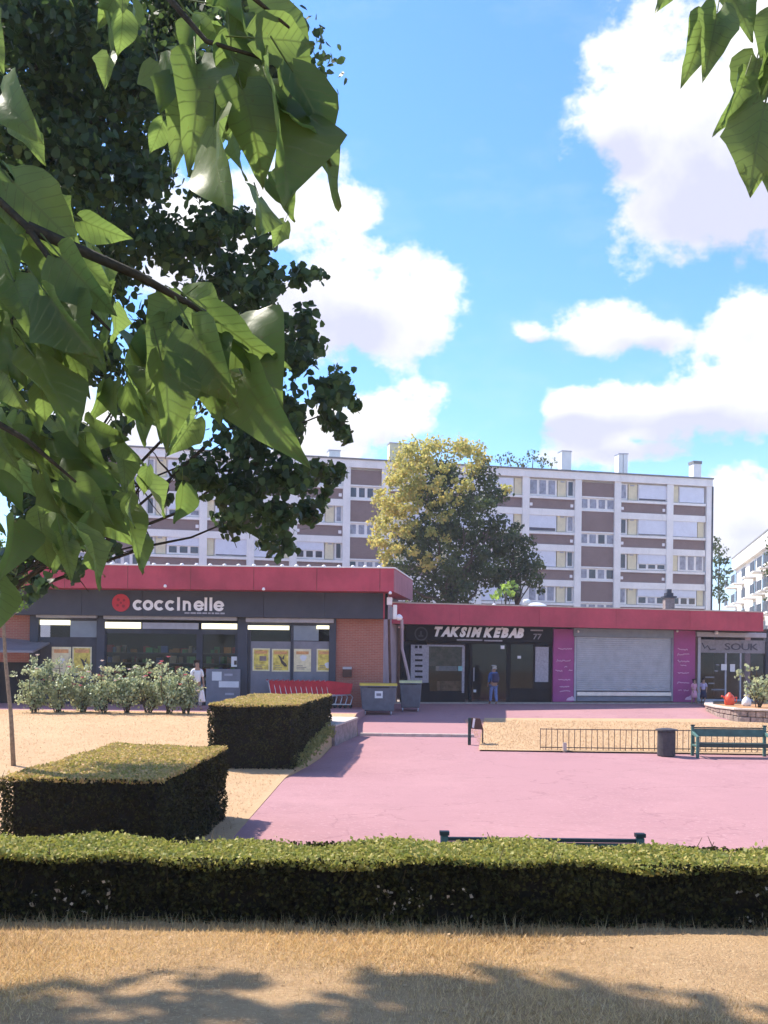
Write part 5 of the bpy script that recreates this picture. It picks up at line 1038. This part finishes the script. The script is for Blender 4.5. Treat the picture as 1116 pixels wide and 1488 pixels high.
labs = ['leftmost rose bush, pale leaved, in the bed before the supermarket', 'rose bush in front of the two left window posters', 'rose bush with one dark pink bloom below the first pilaster', 'rose bush just right of the first charcoal pilaster', 'rose bush below the red roundel sign', 'taller rose bush with pale blooms before the entrance', 'rose bush with orange-pink tips beside the person in white', 'rightmost small rose bush near the farther block hedge']
for i, (px, h, r) in enumerate([(50, 1.95, .75), (85, 1.9, .8), (120, 1.8, .75), (150, 1.7, .75), (185, 1.85, .75), (215, 1.75, .75), (245, 1.85, .7), (270, 1.5, .5)]):
    p = P(px, 1038, 35.0 + (i % 3) * .35); bush('rose_bush', labs[i], (p.x, p.y, zl(p.y)), r, h, M['rose'], .105, 800, 'rose bushes along the supermarket lawn', 9 if i in (2, 5, 6) else 5)
p = P(1102, 1022, 41); bush('oleander_shrub', 'pale green spiky shrub in the raised bed at the right edge', (p.x, 41, .98), .75, 1.75, M['rose'], .17, 220, None)
# ------------------------------------------------------------------ benches, litter bin, fence
def bench(name, label, x, y, z, rot, L_=2.12):
    b = thing(name, (x, y, z), label, 'bench'); h = L_ / 2
    for s in (-1, 1):
        e = MB(); x0 = s * (h - .04); e.box(x0 - .04, x0 + .04, .20, .28, 0, .86); e.box(x0 - .04, x0 + .04, -.28, -.20, 0, .58)
        e.hexa([(x0 - .035, -.3, .55), (x0 + .035, -.3, .55), (x0 + .035, .22, .62), (x0 - .035, .22, .62), (x0 - .035, -.3, .60), (x0 + .035, -.3, .60), (x0 + .035, .22, .72), (x0 - .035, .22, .72)]); e.box(x0 - .03, x0 + .03, -.2, .2, .30, .36)
        e.build('end_frame', M['bench'] if s < 0 else M['bench'], b, bevel=.01, local=True)
        MB().box(x0 - .05, x0 + .05, .19, .29, .862, .9).build('post_cap', M['benchdark'], b, local=True)
    for i in range(3): MB().box(-h + .08, h - .08, -.24 + i * .15, -.11 + i * .15, .37, .41).build('seat_slat', M['benchdark'], b, bevel=.008, local=True)
    MB().box(-h + .08, h - .08, -.262, -.245, .30, .40).build('seat_apron', M['benchdark'], b, local=True)
    for zz_ in (.57,): MB().box(-h + .08, h - .08, .20, .235, zz_, zz_ + .22).build('back_board', M['bench'], b, bevel=.008, local=True)
    MB().box(-h + .08, h - .08, .19, .25, .80, .835).build('top_rail', M['benchdark'], b, local=True)
    b.rotation_euler.z = rot; return b
bench('park_bench', 'green park bench facing us on the pink plaza by the iron fence', 9.80, 29.05, zg(29.05), 0.0)
bench('park_bench', 'green bench mostly hidden behind the front hedge, only its back rail showing', 1.67, 11.0, 0, math.pi, 2.12)
lb = thing('litter_bin', (8.0, 29.15, zg(29.15)), 'dark cylindrical litter bin standing left of the green bench', 'litter bin')
c0 = (8.0, 29.15, zg(29.15)); MB().lathe(c0, [(.23, 0), (.25, .03), (.25, .70), (.24, .72)], 20).build('bin_body', M['binbody'], lb, smooth=False); MB().lathe((c0[0], c0[1], c0[2] + .73), [(.31, 0), (.30, .04), (.16, .06), (.15, .065)], 20).build('lid', M['binbody'], lb); MB().lathe((c0[0], c0[1], c0[2] + .70), [(.2, 0), (.2, .035)], 14).build('liner', M['greybox'], lb)
fe = thing('iron_fence', (6.6, 29.85, zg(29.85)), 'low rusty hoop-less iron bar fence along the dry lawn', 'fence'); 
fe['label'] = 'low rusty iron bar fence along the front of the dry raised lawn'
fx0 = P(785, 1090, 29.85).x; fx1 = P(1002, 1090, 29.85).x + 2.3; zf_ = zg(29.85) + .05
MB().tube([(fx0, 29.85, zf_ + .6), (fx1, 29.85, zf_ + .6)], .014, 6).build('top_rail', M['iron'], fe); MB().tube([(fx0, 29.85, zf_ + .07), (fx1, 29.85, zf_ + .07)], .016, 6).build('bottom_rail', M['iron'], fe)
n = int((fx1 - fx0) / .165); pk = None
for i in range(n + 1):
    x = fx0 + i * .165
    if pk is None: pk = MB().tube([(x, 29.85, zf_), (x, 29.85, zf_ + .62)], .011, 5).build('picket', M['iron'], fe); continue
    o = pk.copy(); COL.objects.link(o); o.parent = fe; o.location = pk.location + Vector((i * .165, 0, random.uniform(-.008, .008))); o.rotation_euler.y = random.uniform(-.03, .03)
MB().box(P(820, 1090, 29.8).x - .05, P(820, 1090, 29.8).x + .05, 29.7, 29.8, zf_ - .1, zf_ + .22).build('stone_stub', M['coping'], fe)
# ------------------------------------------------------------------ wheelie bins
def bin4(name, label, p, w, d, h, lid, rot=0, wheels=4, sticker=True):
    b = thing(name, p, label, 'wheelie bin'); t = .86
    MB().hexa([(-w / 2 * t, -d / 2 * t, .14), (w / 2 * t, -d / 2 * t, .14), (w / 2 * t, d / 2 * t, .14), (-w / 2 * t, d / 2 * t, .14), (-w / 2, -d / 2, h - .16), (w / 2, -d / 2, h - .16), (w / 2, d / 2, h - .16), (-w / 2, d / 2, h - .16)]).build('bin_body', M['bin'], b, bevel=.03, local=True)
    MB().box(-w / 2 - .03, w / 2 + .03, -d / 2 - .03, d / 2 + .03, h - .157, h - .12).build('rim', M['bin'], b, bevel=.01, local=True)
    mb = MB(); k = 7
    for s in (-1, 1):
        for i in range(k): a = math.pi * i / (k - 1); mb.v.append(Vector((s * (w / 2 + .02), -math.cos(a) * (d / 2 + .02), h - .118 + .10 * math.sin(a) ** .7)))
    for i in range(k - 1): mb.f.append([i, i + 1, k + i + 1, k + i])
    mb.f.append(list(range(k))); mb.f.append(list(range(k, 2 * k))[::-1]); mb.f.append([0, k, 2 * k - 1, k - 1]); mb.build('lid', lid, b, bevel=.01, local=True)
    MB().tube([(-w * .3, -d / 2 - .06, h - .17), (w * .3, -d / 2 - .06, h - .17)], .015, 6).build('handle', M['rubber'], b, local=True)
    for sx in (-1, 1):
        for sy in (-1, 1):
            c = Vector((sx * w * .36, sy * d * .33, .075)); ww = MB(); ww.tube([c + Vector((-.025, 0, 0)), c + Vector((.025, 0, 0))], .075, 12); ww.box(c.x - .03, c.x + .03, c.y - .03, c.y + .03, .08, .15); ww.build('wheel', M['greybox'] if sy < 0 else M['rubber'], b, local=True)
    if sticker: s_ = MB().box(-.14, .16, -d / 2 * .955 - .03, -d / 2 * .955 - .02, h * .52, h * .52 + .27).build('sticker', M['paper'], b, local=True); MB().box(-.08, .1, -d / 2 * .955 - .036, -d / 2 * .955 - .031, h * .52 + .09, h * .52 + .17).build('print', M['grey'], s_) if False else MB().box(-.09, .09, -.011, -.006, -.05, .05).build('print', M['grey'], s_, local=True)
    b.rotation_euler.z = rot; return b
p = P(549, 1034, 39.2); bin4('wheelie_bin', 'large grey four-wheeled bin with orange-yellow lid and white sticker by the brick corner', (p.x, 39.6, zg(39.6)), 1.38, .9, 1.22, M['lid1'], .04)
p = P(597, 1031, 40.6); bin4('wheelie_bin', 'narrower grey bin with pale yellow lid at the edge of the kebab shop', (p.x, 41.0, zg(41.0)), .85, .8, 1.24, M['lid2'], -.05, sticker=False)
# ------------------------------------------------------------------ nested shopping trolleys
def trolley(first=None):
    t = thing('shopping_trolley', (0, 0, 0), 'x', 'shopping trolley')
    mb = MB(); mb.hexa([(-.45, -.24, .48), (.42, -.2, .56), (.42, .2, .56), (-.45, .24, .48), (-.5, -.28, 1.05), (.5, -.23, .94), (.5, .23, .94), (-.5, .28, 1.05)]); mb.f.pop(1); mb.build('basket', M['red'], t, local=True)
    MB().tube([(-.6, -.27, 1.06), (-.6, .27, 1.06)], .022, 8).build('handle', M['red'], t, local=True)
    f = MB()
    for s in (-1, 1): f.tube([(-.6, s * .26, 1.05), (-.52, s * .26, .95), (-.42, s * .25, .45), (-.45, s * .27, .16), (.42, s * .22, .14)], .014, 6); f.tube([(-.42, s * .25, .45), (.42, s * .2, .52), (.5, s * .2, .42), (.42, s * .22, .14)], .014, 6)
    f.tube([(.42, -.22, .14), (.42, .22, .14)], .014, 6); f.build('frame', M['steel'], t, local=True)
    for x in (-.42, .42):
        for s in (-1, 1): MB().tube([(x, s * .24 - .02, .065), (x, s * .24 + .02, .065)], .065, 10).build('wheel', M['rubber'], t, local=True)
    return t
t0_ = trolley(); n_t = 12
for i in range(n_t):
    if i == 0: o = t0_
    else:
        o = t0_.copy(); COL.objects.link(o)
        for ch in t0_.children: c = ch.copy(); COL.objects.link(c); c.parent = o
    x = P(494, 1000, 40.0).x - .2 * i; o.location = (x, 39.95 - i * .01, zl(39.9))
    o['label'] = ['rightmost red shopping trolley, its steel frame visible beside the hedge end', 'red shopping trolley nested in the row behind the farther block hedge', 'leftmost red shopping trolley, last of the nested row'][0 if i == 0 else 2 if i == n_t - 1 else 1]; o['group'] = 'nested red shopping trolleys'
ct_ = None
# small things: watering can and bag by the souk
def W_(px, py, Y): return P(px, py, Y)
p = P(1060, 1014, 43.0); wc = thing('watering_can', (p.x, 43, .98), 'bright orange-red plastic watering can in front of the souk doors', 'watering can')
MB().lathe((p.x, 43, .98), [(.16, 0), (.2, .04), (.21, .28), (.16, .4), (.06, .5), (.05, .53)], 16).build('can_body', M['orange'], wc, smooth=True)
MB().tube([(p.x - .14, 43, 1.2), (p.x - .26, 43, 1.34), (p.x - .34, 43, 1.36)], [.05, .035, .03], 8).build('spout', M['orange'], wc); MB().tube([(p.x + .17, 43, 1.3), (p.x + .3, 43, 1.32), (p.x + .3, 43, 1.14), (p.x + .2, 43, 1.06)], .022, 8).build('handle', M['orange'], wc)
p = P(1085, 1015, 42.3); bg_ = thing('plastic_bag', (p.x, 42.3, .98), 'lumpy white plastic bag left beside the pale shrub', 'bag')
MB().lathe((p.x, 42.3, .98), [(.14, 0), (.2, .05), (.19, .18), (.15, .28), (.08, .36), (.05, .40), (.10, .47)], 9).build('bag_body', M['bag'], bg_, smooth=True)
# ------------------------------------------------------------------ people
def skin_obj(name, pts, edges, rad, m, parent, root=0, sub=1):
    me = bpy.data.meshes.new(name); me.from_pydata(pts, edges, []); me.update(); o = link(name, me, m, parent)
    md = o.modifiers.new('skin', 'SKIN'); md.use_smooth_shade = True
    for i, r in enumerate(rad):
        sv = me.skin_vertices[0].data[i]; sv.radius = (r, r) if not isinstance(r, tuple) else r
    me.skin_vertices[0].data[root].use_root = True
    s = o.modifiers.new('sub', 'SUBSURF'); s.levels = sub; s.render_levels = sub; return o
def person(label, loc, rot, H, top, bottom, hairm, sleeve=None, pack=None, step=.12, skirt=False, long_hair=False):
    t = thing('person', loc, label, 'person'); k = H / 1.72
    def v(x, y, z): return (x * k, y * k, z * k)
    # body: pelvis 0, waist, chest, neck, head..., shoulders/arms, legs
    pts = [v(0, 0, .92), v(0, 0, 1.08), v(0, 0, 1.28), v(0, 0, 1.42), v(0, -.02, 1.50), v(0, -.02, 1.60), v(0, -.015, 1.68)]; rad = [.13, .12, .14, .075, .055, .09, .07]; ed = [(i, i + 1) for i in range(6)]
    for s in (-1, 1):
        b = len(pts); pts += [v(s * .17, 0, 1.38), v(s * .22, .01, 1.12), v(s * .2, -.12, .92), v(s * .2, -.16, .85)]; rad += [.055, .042, .033, .03]; ed += [(3, b), (b, b + 1), (b + 1, b + 2), (b + 2, b + 3)]
        for q in range(3): pts.append(v(s * (.17 + q * .025), -.19 - .01 * q, .80 - .01 * q)); rad.append(.012); ed.append((b + 3, len(pts) - 1))
        b = len(pts); pts += [v(s * .09, 0, .84), v(s * .1, -.02 - s * step * .4, .48), v(s * .1, -s * step + .02, .09), v(s * .11, -s * step - .15, .04)]; rad += [.085, .058, .042, .035]; ed += [(0, b), (b, b + 1), (b + 1, b + 2), (b + 2, b + 3)]
    rad = [r * k for r in rad]; skin_obj('body', pts, ed, rad, M['skin'], t)
    tp = [v(0, 0, .92), v(0, 0, 1.1), v(0, 0, 1.28), v(0, 0, 1.40)]; tr_ = [.155, .145, .165, .09]; te = [(0, 1), (1, 2), (2, 3)]
    for s in (-1, 1): b = len(tp); tp += [v(s * .17, 0, 1.38), v(s * .22, .01, 1.14), v(s * .2, -.08, .98)]; tr_ += [.072, .06, .055]; te += [(3, b), (b, b + 1)] + ([(b + 1, b + 2)] if sleeve != 'short' else []) 
    if sleeve == 'short':
        keep = [i for i in range(len(tp)) if not (i > 3 and (i - 4) % 3 == 2)]; mp = {o: n for n, o in enumerate(keep)}; tp = [tp[i] for i in keep]; tr_ = [tr_[i] for i in keep]; te = [(mp[a], mp[b]) for a, b in te]
    skin_obj('top', tp, te, [r * k for r in tr_], top, t)
    if skirt: MB().lathe((0, 0, .45 * k), [(.24 * k, 0), (.2 * k, .25 * k), (.15 * k, .5 * k)], 14).build('skirt', bottom, t, smooth=True, local=True)
    else:
        bp = [v(0, 0, .94)]; br = [.15]; be = []
        for s in (-1, 1): b = len(bp); bp += [v(s * .09, 0, .82), v(s * .1, -.02 - s * step * .4, .48), v(s * .1, -s * step + .02, .12)]; br += [.105, .08, .065]; be += [(0, b), (b, b + 1), (b + 1, b + 2)]
        skin_obj('trousers', bp, be, [r * k for r in br], bottom, t)
    hp = [v(0, .02, 1.64), v(0, .03, 1.70), v(0, .05, 1.58 if not long_hair else 1.40)]; skin_obj('hair', hp, [(0, 1), (0, 2)], [.10 * k, .07 * k, .085 * k if not long_hair else .07 * k], hairm, t)
    for s in (-1, 1): MB().box(s * .035 * k - .008, s * .035 * k + .008, -.118 * k, -.10 * k, 1.61 * k, 1.625 * k).build('eye', M['hair'], t, local=True)
    MB().hexa([(-.012 * k, -.105 * k, 1.57 * k), (.012 * k, -.105 * k, 1.57 * k), (.01 * k, -.09 * k, 1.57 * k), (-.01 * k, -.09 * k, 1.57 * k), (-.006 * k, -.11 * k, 1.60 * k), (.006 * k, -.11 * k, 1.60 * k), (.006 * k, -.09 * k, 1.61 * k), (-.006 * k, -.09 * k, 1.61 * k)]).build('nose', M['skin'], t, local=True)
    if pack: MB().box(-.15 * k, .15 * k, .13 * k, .30 * k, .98 * k, 1.40 * k).build('backpack', pack, t, bevel=.05, local=True)
    t.rotation_euler.z = rot; return t
t, z = FR.tz(717, 1015, .2); p = FR.W(t, .2, 0); person('person in a blue jacket with pale sleeves and a dark backpack facing the kebab shop', (p.x, p.y, zg(p.y)), math.pi + .3, 1.66, M['blue'], M['jeans'], M['hairg'], None, M['pack'])
pp = bpy.data.objects['person']
for s in (-1, 1): pass
p = P(286, 1000, 37.6); w_ = person('person in a white shirt carrying a white bag beside the rose bushes', (p.x, 37.6, zl(37.6)), .5, 1.78, M['tee'], M['short'], M['hair'], 'short')
p2 = P(293, 1010, 37.3); bb = thing('carrier_bag', (p2.x + .05, 37.35, zl(37.3) + .35), 'white carrier bag hanging from the hand of the person in white', 'bag')
MB().hexa([(p2.x - .12, 37.28, zl(37.3) + .3), (p2.x + .14, 37.28, zl(37.3) + .3), (p2.x + .14, 37.4, zl(37.3) + .3), (p2.x - .12, 37.4, zl(37.3) + .3), (p2.x - .05, 37.3, zl(37.3) + .75), (p2.x + .07, 37.3, zl(37.3) + .75), (p2.x + .07, 37.38, zl(37.3) + .75), (p2.x - .05, 37.38, zl(37.3) + .75)]).build('bag_body', M['bag'], bb, bevel=.04)
MB().tube([(p2.x - .04, 37.34, zl(37.3) + .75), (p2.x + .01, 37.34, zl(37.3) + .9), (p2.x + .06, 37.34, zl(37.3) + .75)], .012, 5).build('handle', M['bag'], bb)
for (px, lab, h, tp_, bt, rot) in ((1008.5, 'small child in a pink dress at the corner of the stone wall', 1.12, M['pink'], M['pink'], .4), (1022, 'small child in lavender with dark hair beside the one in pink', 1.15, M['lav'], M['navy'], -.3)):
    t, z = FR.tz(px, 1015, .5); q = FR.W(t, .5, 0); person(lab, (q.x, q.y, .86), rot, h, tp_, bt, M['hair'] , 'short', skirt='pink' in lab, long_hair=True)

hz = MB().box(-710, 710, -70, 910, -1.5, 30).build('haze', None); hz['kind'] = 'stuff'; tag(hz, 'thin pale summer haze over the square')
hm = bpy.data.materials.new('haze'); hm.use_nodes = True; nt = hm.node_tree; nt.nodes.clear(); o_ = nt.nodes.new('ShaderNodeOutputMaterial'); v_ = nt.nodes.new('ShaderNodeVolumePrincipled')
v_.inputs['Color'].default_value = (.86, .9, 1, 1); v_.inputs['Density'].default_value = .00055; nt.links.new(v_.outputs[0], o_.inputs['Volume']); hz.data.materials.append(hm)
